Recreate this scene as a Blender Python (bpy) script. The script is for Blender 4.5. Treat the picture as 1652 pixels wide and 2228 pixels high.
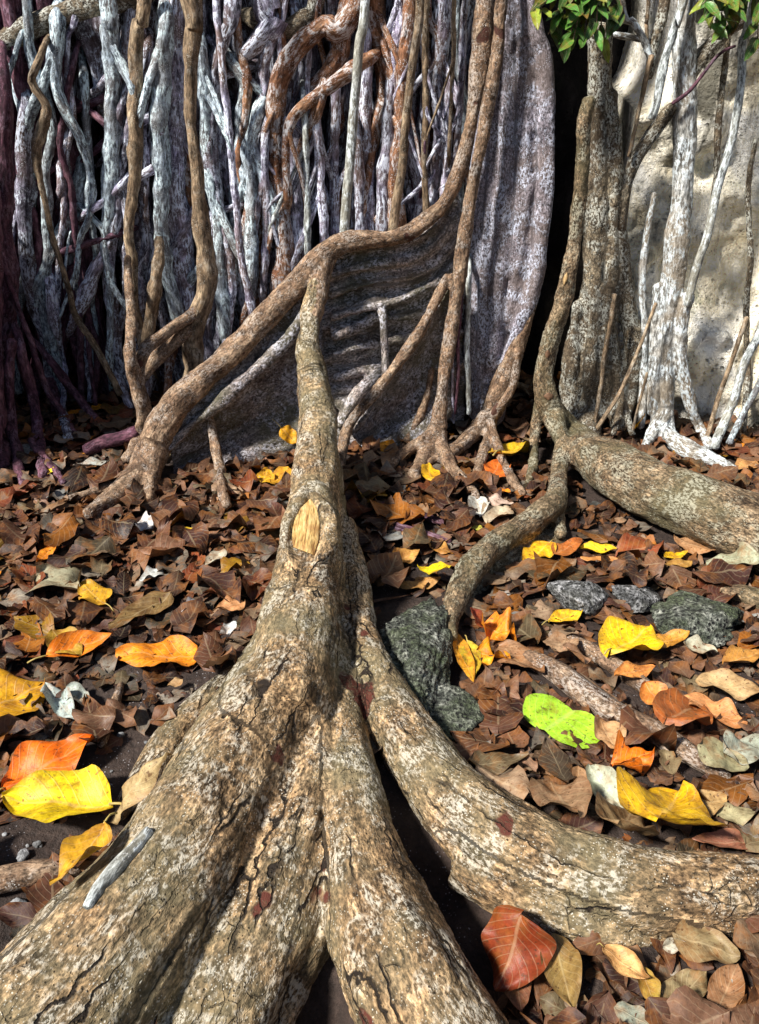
import bpy, math, random
import numpy as np
from mathutils import Vector, Matrix
from mathutils.bvhtree import BVHTree
from mathutils.kdtree import KDTree

for o in list(bpy.data.objects):
    bpy.data.objects.remove(o)
scene = bpy.context.scene
COL = scene.collection
R = math.radians

# ------------------------------------------------------------------ camera
PITCH, CAMH, F, CX, CY = R(27.0), 1.2, 1715.0, 826.0, 1114.0
cam_d = bpy.data.cameras.new('camera')
cam = bpy.data.objects.new('camera', cam_d)
COL.objects.link(cam)
cam.location = (0, 0, CAMH)
cam.rotation_euler = (R(90) - PITCH, 0, 0)
cam_d.sensor_fit = 'HORIZONTAL'
cam_d.sensor_width = 36.0
cam_d.lens = 36.0 * F / 1652.0
cam_d.clip_start = 0.02
cam_d.clip_end = 500
scene.camera = cam

# ------------------------------------------------------------------ light
SUN_EL, SUN_AZ = R(46), R(235)      # azimuth clockwise from +Y: behind the camera, to the left
world = bpy.data.worlds.new('World')
scene.world = world
world.use_nodes = True
nt = world.node_tree
nt.nodes.clear()
wo = nt.nodes.new('ShaderNodeOutputWorld')
bg = nt.nodes.new('ShaderNodeBackground')
sk = nt.nodes.new('ShaderNodeTexSky')
sk.sky_type = 'NISHITA'
sk.sun_disc = False
sk.sun_elevation = SUN_EL
sk.sun_rotation = SUN_AZ
bg.inputs['Strength'].default_value = 0.05
nt.links.new(sk.outputs['Color'], bg.inputs['Color'])
nt.links.new(bg.outputs['Background'], wo.inputs['Surface'])
sun_d = bpy.data.lights.new('sun', 'SUN')
sun_d.energy = 5.0
sun_d.angle = R(7)
sun_d.color = (1.0, 0.95, 0.87)
sun = bpy.data.objects.new('sun', sun_d)
COL.objects.link(sun)
sdir = Vector((math.sin(SUN_AZ) * math.cos(SUN_EL), math.cos(SUN_AZ) * math.cos(SUN_EL), math.sin(SUN_EL)))
sun.rotation_euler = (-sdir).to_track_quat('-Z', 'Y').to_euler()
sun.location = sdir * 20
vs = scene.view_settings
vs.view_transform = 'Standard'
vs.look = 'None'
vs.exposure = 0.58
vs.gamma = 1.0
vs.use_curve_mapping = False
scene.cycles.max_bounces = 4
scene.cycles.diffuse_bounces = 3
scene.cycles.glossy_bounces = 2
scene.cycles.caustics_reflective = False
scene.cycles.caustics_refractive = False

# ------------------------------------------------------------------ helpers: space
cP, sP = math.cos(PITCH), math.sin(PITCH)
def ray(px, py):
    a = (px - CX) / F
    b = -(py - CY) / F
    return np.array((a, cP + b * sP, -sP + b * cP))
CAMP = np.array((0, 0, CAMH))
def W(px, py, y):
    d = ray(px, py)
    return CAMP + d * (y / d[1])
def G(px, py, z=0.0):
    d = ray(px, py)
    return CAMP + d * ((z - CAMH) / d[2])
def depth(p):
    return float(np.dot(np.asarray(p) - CAMP, (0, cP, -sP)))
def rw(rpx, p):
    return rpx * depth(p) / F

# ------------------------------------------------------------------ helpers: noise
def _hash(ix, iy, iz, seed):
    n = (ix * 374761393 + iy * 668265263 + iz * 2147483647 + seed * 1274126177) & 0xffffffff
    n = ((n ^ (n >> 13)) * 1274126177) & 0xffffffff
    n = (n ^ (n >> 16)) & 0xffffffff
    return n.astype(np.float64) / 2147483648.0 - 1.0
def vnoise(P, seed=0):
    P = np.asarray(P, float)
    i = np.floor(P).astype(np.int64)
    f = P - i
    f = f * f * (3 - 2 * f)
    out = 0
    for dx in (0, 1):
        for dy in (0, 1):
            for dz in (0, 1):
                w = (f[:, 0] if dx else 1 - f[:, 0]) * (f[:, 1] if dy else 1 - f[:, 1]) * (f[:, 2] if dz else 1 - f[:, 2])
                out = out + w * _hash(i[:, 0] + dx, i[:, 1] + dy, i[:, 2] + dz, seed)
    return out
def fbm(P, seed=0, octv=3):
    P = np.asarray(P, float)
    a, o = 1.0, 0
    for k in range(octv):
        o = o + a * vnoise(P * 2 ** k, seed + 17 * k)
        a *= 0.5
    return o

# ------------------------------------------------------------------ helpers: mesh
class Acc:
    """vertices, faces and a bark coordinate (across, across, along) for every vertex"""
    def __init__(self):
        self.v, self.f, self.b, self.n = [], [], [], 0
        self.samples = []
    def add(self, v, f, b):
        self.v.append(np.asarray(v)); self.b.append(np.asarray(b))
        for q in f:
            self.f.append(tuple(i + self.n for i in q))
        self.n += len(v)
    def mesh(self, name):
        me = bpy.data.meshes.new(name)
        V = np.concatenate(self.v)
        me.from_pydata(V.tolist(), [], self.f)
        at = me.attributes.new('bk', 'FLOAT_VECTOR', 'POINT')
        at.data.foreach_set('vector', np.concatenate(self.b).astype(np.float32).ravel())
        me.polygons.foreach_set('use_smooth', [True] * len(me.polygons))
        me.update()
        return me

def crom(P, step):
    """Catmull-Rom through rows of P (xyz + extra columns), resampled by length"""
    P = np.asarray(P, float)
    if len(P) == 2:
        P = np.array([P[0], P[0] * .67 + P[1] * .33, P[0] * .33 + P[1] * .67, P[1]])
    E = np.vstack([2 * P[0] - P[1], P, 2 * P[-1] - P[-2]])
    out = []
    for i in range(1, len(E) - 2):
        p0, p1, p2, p3 = E[i - 1], E[i], E[i + 1], E[i + 2]
        n = max(2, int(np.linalg.norm(p2[:3] - p1[:3]) / step))
        for t in np.arange(n) / n:
            out.append(.5 * (2 * p1 + (p2 - p0) * t + (2 * p0 - 5 * p1 + 4 * p2 - p3) * t * t + (3 * p1 - p0 - 3 * p2 + p3) * t ** 3))
    out.append(P[-1])
    return np.array(out)

def frames(C):
    T = np.gradient(C, axis=0)
    T /= np.linalg.norm(T, axis=1)[:, None] + 1e-9
    n = np.cross(T[0], (0, 1, 0.01)); 
    if np.linalg.norm(n) < .1: n = np.cross(T[0], (1, 0, 0))
    n /= np.linalg.norm(n)
    N, B = [], []
    for t in T:
        n = n - t * np.dot(n, t); n /= np.linalg.norm(n) + 1e-9
        N.append(n); B.append(np.cross(t, n))
    return T, np.array(N), np.array(B)

SEED = [1]
def tube(acc, nodes, step=.018, seg=14, rough=.16, wob=.0, flat=1.0, cap=True, rmin=.0015):
    """nodes: rows (x,y,z,r). Lumpy tapered sweep with closed ends."""
    SEED[0] += 1
    sd = SEED[0]
    D = crom(nodes, step)
    C, r = D[:, :3].copy(), np.maximum(D[:, 3], rmin)
    s = np.concatenate([[0], np.cumsum(np.linalg.norm(np.diff(C, axis=0), axis=1))])
    if wob:
        q = np.stack([s * 6, s * 0 + sd * 3.1, s * 0], 1)
        C[:, 0] += wob * vnoise(q, sd); C[:, 1] += wob * vnoise(q + 40, sd)
    T, N, B = frames(C)
    th = np.arange(seg) / seg * 2 * math.pi
    k = len(C)
    ct, st = np.cos(th), np.sin(th)
    dirs = N[:, None, :] * ct[None, :, None] + B[:, None, :] * st[None, :, None] * flat
    mr = float(np.mean(r))
    q = np.stack([np.tile(ct * 1.6, k), np.tile(st * 1.6, k), np.repeat(s / max(mr, .004) * .35, seg)], 1)
    lump = 1 + rough * fbm(q + sd * 7.3, sd, 2)
    V = C[:, None, :] + dirs * (r[:, None] * lump.reshape(k, seg))[:, :, None]
    off = np.array([sd * 1.37 % 9, sd * 2.91 % 9, sd * .77 % 9])
    bk = np.stack([np.tile(ct, k) * np.repeat(r, seg), np.tile(st, k) * np.repeat(r, seg), np.repeat(s, seg)], 1) + off
    V = V.reshape(-1, 3)
    f = []
    for i in range(k - 1):
        for j in range(seg):
            j2 = (j + 1) % seg
            f.append((i * seg + j, i * seg + j2, (i + 1) * seg + j2, (i + 1) * seg + j))
    if cap:
        V = np.vstack([V, C[0] - T[0] * r[0] * .5, C[-1] + T[-1] * r[-1] * .5])
        bk = np.vstack([bk, off, off + (0, 0, s[-1])])
        a, b = k * seg, k * seg + 1
        for j in range(seg):
            j2 = (j + 1) % seg
            f.append((a, j2, j)); f.append((b, (k - 1) * seg + j, (k - 1) * seg + j2))
    acc.add(V, f, bk)
    acc.samples.append((C, N, B, s + off[2], off, T))

def px_nodes(pts, y=None, up=True):
    """image rows (px, py, r px[, y]) -> world nodes; visible surface at depth y"""
    out = []
    for p in pts:
        yy = p[3] if len(p) > 3 else y
        s = W(p[0], p[1], yy)
        if s[2] < .035: s = G(p[0], p[1], .035)
        r = rw(p[2], s)
        d = s - CAMP; d /= np.linalg.norm(d)
        out.append(np.append(s + d * r * .7, r))
    if up and pts[0][1] <= 45:                    # goes on above the frame
        a, b = out[0], out[1]
        d = a[:3] - b[:3]; d /= np.linalg.norm(d)
        d = d * .5 + np.array((0, 0.05, .86))
        out.insert(0, np.append(a[:3] + d * .5, a[3]))
        out.insert(0, np.append(a[:3] + d * 1.3 + (0, .1, 0), a[3] * 1.05))
    return out

def loft(acc, rows, thick=(0, .14, 0), nu=60, rib=0.0, ribn=7, bulge=0.0, sub=8):
    """closed slab through image polylines (px,py,y); first row on top"""
    SEED[0] += 1; sd = SEED[0]
    L = []
    for r_ in rows:
        D = crom([W(*p) for p in r_], .01)
        idx = np.linspace(0, len(D) - 1, nu)
        L.append(np.stack([np.interp(idx, np.arange(len(D)), D[:, c]) for c in range(3)], 1))
    L = np.array(L)
    n = len(L); m = (n - 1) * sub + 1
    t = np.linspace(0, n - 1, m)
    S = np.empty((m, nu, 3))
    for j in range(nu):
        for c in range(3):
            S[:, j, c] = np.interp(t, np.arange(n), L[:, j, c])
    tt = np.linspace(0, 1, m)
    q = np.stack([np.tile(np.arange(nu) * .05, m), np.repeat(tt * 2, nu), np.zeros(m * nu)], 1)
    wv = fbm(q, sd, 2).reshape(m, nu)
    S[:, :, 1] += bulge * np.sin(tt * math.pi)[:, None] + rib * np.sin((tt[:, None] + wv * .06) * ribn * 2 * math.pi) * (.5 + .5 * wv)
    front = S.reshape(-1, 3)
    back = front + np.asarray(thick)
    V = np.vstack([front, back]); o = m * nu
    f = []
    for i in range(m - 1):
        for j in range(nu - 1):
            a = i * nu + j
            f.append((a, a + nu, a + nu + 1, a + 1)); f.append((o + a, o + a + 1, o + a + nu + 1, o + a + nu))
    for j in range(nu - 1):
        f.append((j, j + 1, o + j + 1, o + j)); a = (m - 1) * nu + j
        f.append((a, o + a, o + a + 1, a + 1))
    for i in range(m - 1):
        a = i * nu; f.append((a, o + a, o + a + nu, a + nu)); a += nu - 1
        f.append((a, a + nu, o + a + nu, o + a))
    off = np.array([sd * 1.37 % 9, sd * 2.91 % 9, sd * .77 % 9])
    acc.add(V, f, V + off)
    for i in range(0, m, 2):
        C = S[i]; T, N, B = frames(C)
        s = np.concatenate([[0], np.cumsum(np.linalg.norm(np.diff(C, axis=0), axis=1))])
        N = np.tile((0, 1., 0), (nu, 1)); B = np.tile((0, 0, 1.), (nu, 1))
        acc.samples.append((C, N, B, s + off[2], off + np.array((0, tt[i] * .5, 0)), T))

def ridge(acc, nodes, base, ground=-.06, power=1.6, step=.02):
    """nodes rows (x,y,z,r) of a crest; flanks flare down to half-width base[i] at the ground"""
    SEED[0] += 1; sd = SEED[0]
    D = crom([np.append(n, b) for n, b in zip(nodes, base)], step)
    C, r, bw = D[:, :3], D[:, 3], D[:, 4]
    T = np.gradient(C, axis=0); T[:, 2] = 0
    T /= np.linalg.norm(T, axis=1)[:, None]
    S = np.stack([T[:, 1], -T[:, 0], np.zeros(len(T))], 1)
    prof = []
    nh = 7
    for h in np.linspace(0, 1, nh)[:-1]: prof.append(('f', -1, h))
    for a in np.linspace(math.pi, 0, 11): prof.append(('a', a, 0))
    for h in np.linspace(1, 0, nh)[1:]: prof.append(('f', 1, h))
    k, seg = len(C), len(prof)
    V = np.empty((k, seg, 3))
    for j, (kind, a, h) in enumerate(prof):
        if kind == 'a':
            V[:, j] = C + S * (np.cos(a) * r)[:, None]; V[:, j, 2] += np.sin(a) * r
        else:
            x = r + (bw - r) * (1 - h) ** power
            V[:, j] = C + S * (a * x)[:, None]
            V[:, j, 2] = ground + (C[:, 2] - ground) * h
    s = np.concatenate([[0], np.cumsum(np.linalg.norm(np.diff(C, axis=0), axis=1))])
    V = V.reshape(-1, 3)
    f = []
    for i in range(k - 1):
        for j in range(seg):
            j2 = (j + 1) % seg
            f.append((i * seg + j, (i + 1) * seg + j, (i + 1) * seg + j2, i * seg + j2))
    f.append(tuple(range(seg))); f.append(tuple(reversed(range((k - 1) * seg, k * seg))))
    off = np.array([sd * 1.37 % 9, sd * 2.91 % 9, sd * .77 % 9])
    acc.add(V, f, V + off)
    N = S; B = np.tile((0, 0, 1.), (k, 1))
    acc.samples.append((C, N, B, s + off[2], off, T))

def remesh(acc, name, voxel, smooth=3, disp=(.0,), seed=5):
    me = acc.mesh(name + '_src')
    ob = bpy.data.objects.new(name + '_src', me)
    COL.objects.link(ob)
    m = ob.modifiers.new('r', 'REMESH'); m.mode = 'VOXEL'; m.voxel_size = voxel; m.use_smooth_shade = True
    if smooth:
        m = ob.modifiers.new('s', 'SMOOTH'); m.factor = .5; m.iterations = smooth
    dg = bpy.context.evaluated_depsgraph_get()
    out = bpy.data.meshes.new_from_object(ob.evaluated_get(dg))
    bpy.data.objects.remove(ob); bpy.data.meshes.remove(me)
    out.name = name
    n = len(out.vertices)
    V = np.empty(n * 3, np.float32); out.vertices.foreach_get('co', V); V = V.reshape(-1, 3).astype(float)
    Nn = np.empty(n * 3, np.float32); out.vertices.foreach_get('normal', Nn); Nn = Nn.reshape(-1, 3)
    tot = sum(len(c[0]) for c in acc.samples)
    kd = KDTree(tot); i = 0
    allC, allN, allB, allS, allO, allT = [np.concatenate(x) for x in zip(*[(C, N, B, s, np.tile(o, (len(C), 1)), T) for C, N, B, s, o, T in acc.samples])]
    for c in allC: kd.insert(c, i); i += 1
    kd.balance()
    idx = np.fromiter((kd.find(v)[1] for v in V), int, n)
    d = V - allC[idx]
    bk = np.stack([np.sum(d * allN[idx], 1) + allO[idx, 0], np.sum(d * allB[idx], 1) + allO[idx, 1], allS[idx] + np.sum(d * allT[idx], 1)], 1)
    if len(disp) == 4:                       # lengthwise ridges, lumps, fine
        a1, a2, a3, st = disp
        q = bk.copy(); q[:, 2] *= st
        h = a1 * fbm(q * 28, seed, 3) + a2 * fbm(V * 9, seed + 3, 2) + a3 * fbm(V * 90, seed + 9, 2)
        V = V + Nn * h[:, None]
        out.vertices.foreach_set('co', V.astype(np.float32).ravel())
    at = out.attributes.new('bk', 'FLOAT_VECTOR', 'POINT')
    at.data.foreach_set('vector', bk.astype(np.float32).ravel())
    out.polygons.foreach_set('use_smooth', [True] * len(out.polygons))
    out.update()
    return out

def obj(name, me, mat=None, parent=None, label=None, cat=None, group=None, kind=None):
    o = bpy.data.objects.new(name, me); COL.objects.link(o)
    if mat is not None and me is not None and not me.materials: me.materials.append(mat)
    if parent is not None: o.parent = parent
    tag(o, label, cat, group, kind)
    return o
def tag(o, label=None, cat=None, group=None, kind=None):
    if label: o['label'] = label
    if cat: o['category'] = cat
    if group: o['group'] = group
    if kind: o['kind'] = kind
def thing(name, loc, label, cat, group=None):
    o = obj(name, None, None, None, label, cat, group)
    o.location = loc; o.empty_display_size = .1
    return o
def under(child, parent):
    """child meshes are built in world coordinates; keep them there"""
    child.parent = parent
    child.matrix_parent_inverse = Matrix.Translation(-Vector(parent.location))

# ------------------------------------------------------------------ materials
class NT:
    def __init__(self, name):
        self.m = bpy.data.materials.new(name); self.m.use_nodes = True
        self.t = self.m.node_tree; self.t.nodes.clear()
        self.out = self.n('ShaderNodeOutputMaterial'); self.p = self.n('ShaderNodeBsdfPrincipled')
        self.l(self.p.outputs[0], self.out.inputs['Surface'])
    def n(self, k, **kw):
        x = self.t.nodes.new(k)
        for a, b in kw.items(): setattr(x, a, b)
        return x
    def l(self, a, b): self.t.links.new(a, b)
    def noise(self, vec, scale, detail=4, rough=.6, dist=0):
        x = self.n('ShaderNodeTexNoise'); x.inputs['Scale'].default_value = scale; x.inputs['Detail'].default_value = detail
        x.inputs['Roughness'].default_value = rough; x.inputs['Distortion'].default_value = dist
        self.l(vec, x.inputs['Vector']); return x.outputs['Fac']
    def vor(self, vec, scale, feature='F1', rnd=1):
        x = self.n('ShaderNodeTexVoronoi', feature=feature); x.inputs['Scale'].default_value = scale
        x.inputs['Randomness'].default_value = rnd
        self.l(vec, x.inputs['Vector']); return x
    def ramp(self, fac, stops):
        x = self.n('ShaderNodeValToRGB'); e = x.color_ramp.elements
        while len(e) < len(stops): e.new(.5)
        for k, (p, c) in enumerate(stops):
            e[k].position = p; e[k].color = (*c, 1) if isinstance(c, (tuple, list)) else (c, c, c, 1)
        self.l(fac, x.inputs['Fac']); return x.outputs['Color']
    def mix(self, fac, a, b, mode='MIX'):
        x = self.n('ShaderNodeMix', data_type='RGBA', blend_type=mode)
        for s, v in ((0, fac), (6, a), (7, b)):
            if isinstance(v, (int, float)): x.inputs[s].default_value = v if s == 0 else (v, v, v, 1)
            elif isinstance(v, tuple): x.inputs[s].default_value = (*v, 1)
            else: self.l(v, x.inputs[s])
        return x.outputs[2]
    def math(self, op, a, b=0.0, clamp=False):
        x = self.n('ShaderNodeMath', operation=op, use_clamp=clamp)
        for s, v in ((0, a), (1, b)):
            if isinstance(v, (int, float)): x.inputs[s].default_value = v
            else: self.l(v, x.inputs[s])
        return x.outputs[0]
    def map(self, vec, scale):
        x = self.n('ShaderNodeMapping'); x.inputs['Scale'].default_value = scale
        self.l(vec, x.inputs['Vector']); return x.outputs[0]
    def bump(self, h, strength, dist, normal=None):
        x = self.n('ShaderNodeBump'); x.inputs['Strength'].default_value = strength; x.inputs['Distance'].default_value = dist
        self.l(h, x.inputs['Height'])
        if normal is not None: self.l(normal, x.inputs['Normal'])
        return x.outputs[0]

def bark(name, dark, mid, light, lichen=(.6, .62, .6), lich=.5, crack=0.0, fleck=.5, grain=.25, patch=None, tint=None, fine=1.0, bumpk=1.0, objvar=0.0, flake=.6, lite=False, soft=None):
    soft = lite if soft is None else soft
    
    k = NT(name)
    at = k.n('ShaderNodeAttribute', attribute_name='bk')
    bk = at.outputs['Vector']
    geo = k.n('ShaderNodeNewGeometry').outputs['Position']
    g = k.map(bk, (1, 1, .25 + .6 * grain))
    n1 = k.noise(g, 26, 4, .62)
    n2 = k.noise(k.map(bk, (1, 1, .32 if soft else .6)), (115 if soft else 150) * fine, 3, .72)
    n3 = k.noise(geo, 4.5, 3, .55)
    col = k.ramp(n1, [(.30, dark), (.50, mid), (.68, light)])
    fine_c = k.ramp(n2, [(.34, .30), (.52, 1.0), (.68, 1.6)] if soft else [(.34, .22), (.52, 1.0), (.68, 1.7)])
    col = k.mix(.95, col, fine_c, 'MULTIPLY')
    vf = k.vor(k.map(bk, (1, 1, .55)), 78 * fine)
    fs = k.n('ShaderNodeSeparateColor'); k.l(vf.outputs['Color'], fs.inputs[0])
    col = k.mix(flake, col, k.ramp(fs.outputs[0], [(0.0, .48), (.5, .95), (1.0, 1.5)]), 'MULTIPLY')
    if tint:
        col = k.mix(k.ramp(n3, [(.42, 0.0), (.62, .8)]), col, tint)
        col = k.mix(.5, col, fine_c, 'MULTIPLY')
    # lichen blotches with broken edges
    lz = k.noise(geo, 11, 4, .75, .4)
    lm = k.ramp(lz, [(.56 - .14 * lich, 0.0), (.62 - .10 * lich, 1.0)])
    lm2 = k.ramp(n2, [(.46, 0.0), (.54, 1.0)])
    lf = k.math('MULTIPLY', k.math('MULTIPLY', lm, lm2), min(1.0, lich * (1.05 if soft else 1.3)))
    col = k.mix(lf, col, lichen)
    # bright flecks
    v = k.vor(bk, 190 * fine)
    fl = k.ramp(v.outputs['Distance'], [(.16, 1.0), (.26, 0.0)])
    fm = k.ramp(k.noise(geo, 17, 1, .6), [(.44, 0.0), (.6, 1.0)])
    fleckm = k.math('MULTIPLY', k.math('MULTIPLY', fl, fm), fleck)
    col = k.mix(fleckm, col, (min(1, lichen[0] * 1.25), min(1, lichen[1] * 1.25), min(1, lichen[2] * 1.25)))
    # dark pits
    if not lite:
        v2 = k.vor(geo, 120 * fine)
        pit = k.ramp(v2.outputs['Distance'], [(.10, 1.0), (.22, 0.0)])
        pm = k.math('MULTIPLY', pit, k.ramp(k.noise(geo, 23, 1), [(.5, 0.0), (.6, .9)]))
        col = k.mix(pm, col, (dark[0] * .3, dark[1] * .3, dark[2] * .3))
    h = k.math('ADD', k.math('MULTIPLY', n1, .9), k.math('MULTIPLY', n2, .55))
    if not lite: h = k.math('SUBTRACT', h, k.math('MULTIPLY', pm, .4))
    h = k.math('ADD', h, k.math('ADD', k.math('MULTIPLY', lf, .12), k.math('MULTIPLY', fs.outputs[0], .22 * flake)))
    if patch:                                   # flakes of bark gone, raw red-brown underneath
        pz = k.noise(geo, 7.5, 3, .5)
        pk = k.math('MULTIPLY', k.ramp(pz, [(.685, 0.0), (.70, 1.0)]), k.ramp(n2, [(.38, .35), (.5, 1.0)]))
        col = k.mix(pk, col, patch); h = k.math('SUBTRACT', h, k.math('MULTIPLY', pk, .35))
    if crack:
        wob = k.n('ShaderNodeVectorMath', operation='ADD')
        nv = k.n('ShaderNodeTexNoise'); nv.inputs['Scale'].default_value = 40; nv.inputs['Detail'].default_value = 3
        k.l(bk, nv.inputs['Vector'])
        sc = k.n('ShaderNodeVectorMath', operation='SCALE'); sc.inputs['Scale'].default_value = .022
        k.l(nv.outputs['Color'], sc.inputs[0]); k.l(bk, wob.inputs[0]); k.l(sc.outputs[0], wob.inputs[1])
        gm = k.map(wob.outputs[0], (1, 1, .12))
        ve = k.vor(gm, 15, 'DISTANCE_TO_EDGE')
        gm2 = k.map(wob.outputs[0], (1, 1, .6))
        ve2 = k.vor(gm2, 42, 'DISTANCE_TO_EDGE')
        cm = k.ramp(k.noise(geo, 7, 2), [(.48, 0.0), (.60, 1.0)])
        c1 = k.math('MULTIPLY', k.ramp(ve.outputs['Distance'], [(.010, 1.0), (.028, 0.0)]), cm)
        c2 = k.math('MULTIPLY', k.ramp(ve2.outputs['Distance'], [(.01, .8), (.05, 0.0)]), k.ramp(k.noise(geo, 9, 2), [(.56, 0.0), (.66, .55)]))
        cr = k.math('MAXIMUM', c1, c2)
        col = k.mix(k.math('MULTIPLY', cr, crack), col, (.018, .012, .008))
        h = k.math('SUBTRACT', h, k.math('MULTIPLY', cr, 1.3 * crack))
    if objvar:
        oi = k.n('ShaderNodeObjectInfo')
        col = k.mix(1.0, col, k.ramp(oi.outputs['Random'], [(0.0, 1 - objvar), (1.0, 1 + objvar)]), 'MULTIPLY')
    k.l(col, k.p.inputs['Base Color'])
    k.p.inputs['Roughness'].default_value = .82
    k.p.inputs['Specular IOR Level'].default_value = .28
    k.l(k.bump(h, .9, .006 * bumpk), k.p.inputs['Normal'])
    return k.m

M = {}
M['fore'] = bark('bark_fore', (.075, .047, .026), (.27, .172, .088), (.50, .355, .205), (.62, .59, .50), .48, crack=1.0, fleck=.75, patch=(.10, .028, .018), tint=(.205, .172, .098), bumpk=1.35, flake=.85)
M['crest'] = bark('bark_crest', (.085, .05, .032), (.23, .145, .09), (.38, .27, .18), (.52, .50, .47), .35, crack=.35, fleck=.9, patch=(.075, .028, .02), grain=.5)
M['trunk'] = bark('bark_trunk', (.085, .07, .085), (.25, .225, .26), (.42, .395, .46), (.62, .67, .82), .62, fleck=.9, tint=(.19, .15, .14), grain=.12, flake=.3)
M['right'] = bark('bark_right', (.06, .038, .022), (.175, .12, .07), (.31, .225, .14), (.46, .46, .36), .42, crack=.3, fleck=.8, tint=(.12, .105, .055), grain=.6)
M['blue'] = bark('bark_blue', (.07, .085, .11), (.33, .40, .47), (.57, .67, .75), (.76, .92, .97), .85, fleck=.9, tint=(.20, .18, .17), grain=.2, objvar=.25, lite=True)
M['lilac'] = bark('bark_lilac', (.075, .06, .10), (.33, .31, .43), (.58, .57, .72), (.78, .84, .98), .85, fleck=.9, tint=(.20, .13, .10), grain=.2, objvar=.25, lite=True)
M['rust'] = bark('bark_rust', (.10, .04, .022), (.25, .115, .06), (.38, .21, .12), (.72, .76, .80), .62, fleck=1.0, grain=.3, lite=True)
M['brown'] = bark('bark_brown', (.085, .055, .03), (.23, .16, .10), (.37, .28, .18), (.52, .5, .44), .3, fleck=.7, grain=.3, objvar=.2, lite=True)
M['pale'] = bark('bark_pale', (.17, .18, .17), (.46, .50, .50), (.66, .72, .73), (.80, .88, .92), .7, fleck=.5, tint=(.30, .28, .22), grain=.25, lite=True)
M['maroon'] = bark('bark_maroon_shaded', (.03, .010, .02), (.105, .042, .062), (.19, .095, .115), (.34, .26, .34), .3, fleck=.5, grain=.25, objvar=.3, lite=True)  # left-edge shade and purple cast are put into this dark bark colour
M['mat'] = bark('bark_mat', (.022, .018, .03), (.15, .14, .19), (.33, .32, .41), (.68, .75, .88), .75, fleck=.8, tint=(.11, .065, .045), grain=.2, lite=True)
M['palebark'] = bark('bark_pale_tree', (.16, .15, .13), (.42, .42, .40), (.62, .65, .66), (.76, .85, .90), .8, fleck=.6, tint=(.30, .24, .17), grain=.3, soft=True)
M['stone_dark'] = bark('dark_stone', (.012, .010, .012), (.035, .03, .032), (.07, .06, .06), (.12, .12, .13), .3, fleck=.2, grain=1, lite=True)

def stone(name, a, b, c, stain, green, scale=1.0, pits=1.0, bump=.02, gain=1.0):
    k = NT(name)
    geo = k.n('ShaderNodeNewGeometry').outputs['Position']
    n1 = k.noise(geo, 3.2 * scale, 6, .62, .5); n2 = k.noise(geo, 22 * scale, 6, .7); n3 = k.noise(geo, 90 * scale, 4, .7)
    col = k.ramp(n1, [(.36, a), (.5, b), (.62, c)])
    col = k.mix(.75, col, k.ramp(n2, [(.3, .45 * gain), (.5, 1.0 * gain), (.7, 1.25)]), 'MULTIPLY')
    col = k.mix(.6, col, k.ramp(n3, [(.3, .5 * gain), (.5, 1.0 * gain ** .5), (.7, 1.3)]), 'MULTIPLY')
    gm = k.ramp(k.noise(k.map(geo, (1, 1, .35)), 4.0 * scale, 5, .75, .3), [(.47, 0.0), (.60, .9)])
    col = k.mix(gm, col, stain)
    gg = k.ramp(k.noise(geo, 5 * scale, 5, .7), [(.55, 0.0), (.68, .7)])
    col = k.mix(gg, col, green)
    v = k.vor(geo, 34 * scale); pm = k.math('MULTIPLY', k.ramp(v.outputs['Distance'], [(.12, 1.0), (.3, 0.0)]), k.ramp(k.noise(geo, 8 * scale, 3), [(.45, 0.0), (.6, 1.0)]))
    v3 = k.vor(geo, 85 * scale); pm3 = k.math('MULTIPLY', k.ramp(v3.outputs['Distance'], [(.12, 1.0), (.3, 0.0)]), k.ramp(k.noise(geo, 12 * scale, 3), [(.45, 0.0), (.6, 1.0)]))
    pm = k.math('MULTIPLY', k.math('MAXIMUM', pm, pm3), pits)
    col = k.mix(pm, col, (stain[0] * .4, stain[1] * .4, stain[2] * .4))
    h = k.math('SUBTRACT', k.math('ADD', k.math('ADD', n1, k.math('MULTIPLY', n2, .6)), k.math('MULTIPLY', n3, .25)), k.math('MULTIPLY', pm, .5))
    k.l(col, k.p.inputs['Base Color']); k.p.inputs['Roughness'].default_value = .9
    k.p.inputs['Specular IOR Level'].default_value = .2
    k.l(k.bump(h, 1.0, bump), k.p.inputs['Normal'])
    return k.m
M['cliff'] = stone('limestone', (.62, .53, .36), (.86, .80, .66), (.93, .91, .86), (.10, .095, .07), (.34, .36, .22), .9, .55, .05, gain=1.7)
M['backrock_shaded'] = stone('back_rock_shaded', (.010, .009, .010), (.022, .019, .020), (.04, .036, .036), (.008, .007, .008), (.02, .02, .016), 1.4)  # near-black: deep shade of the gaps is put into the rock colour
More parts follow.
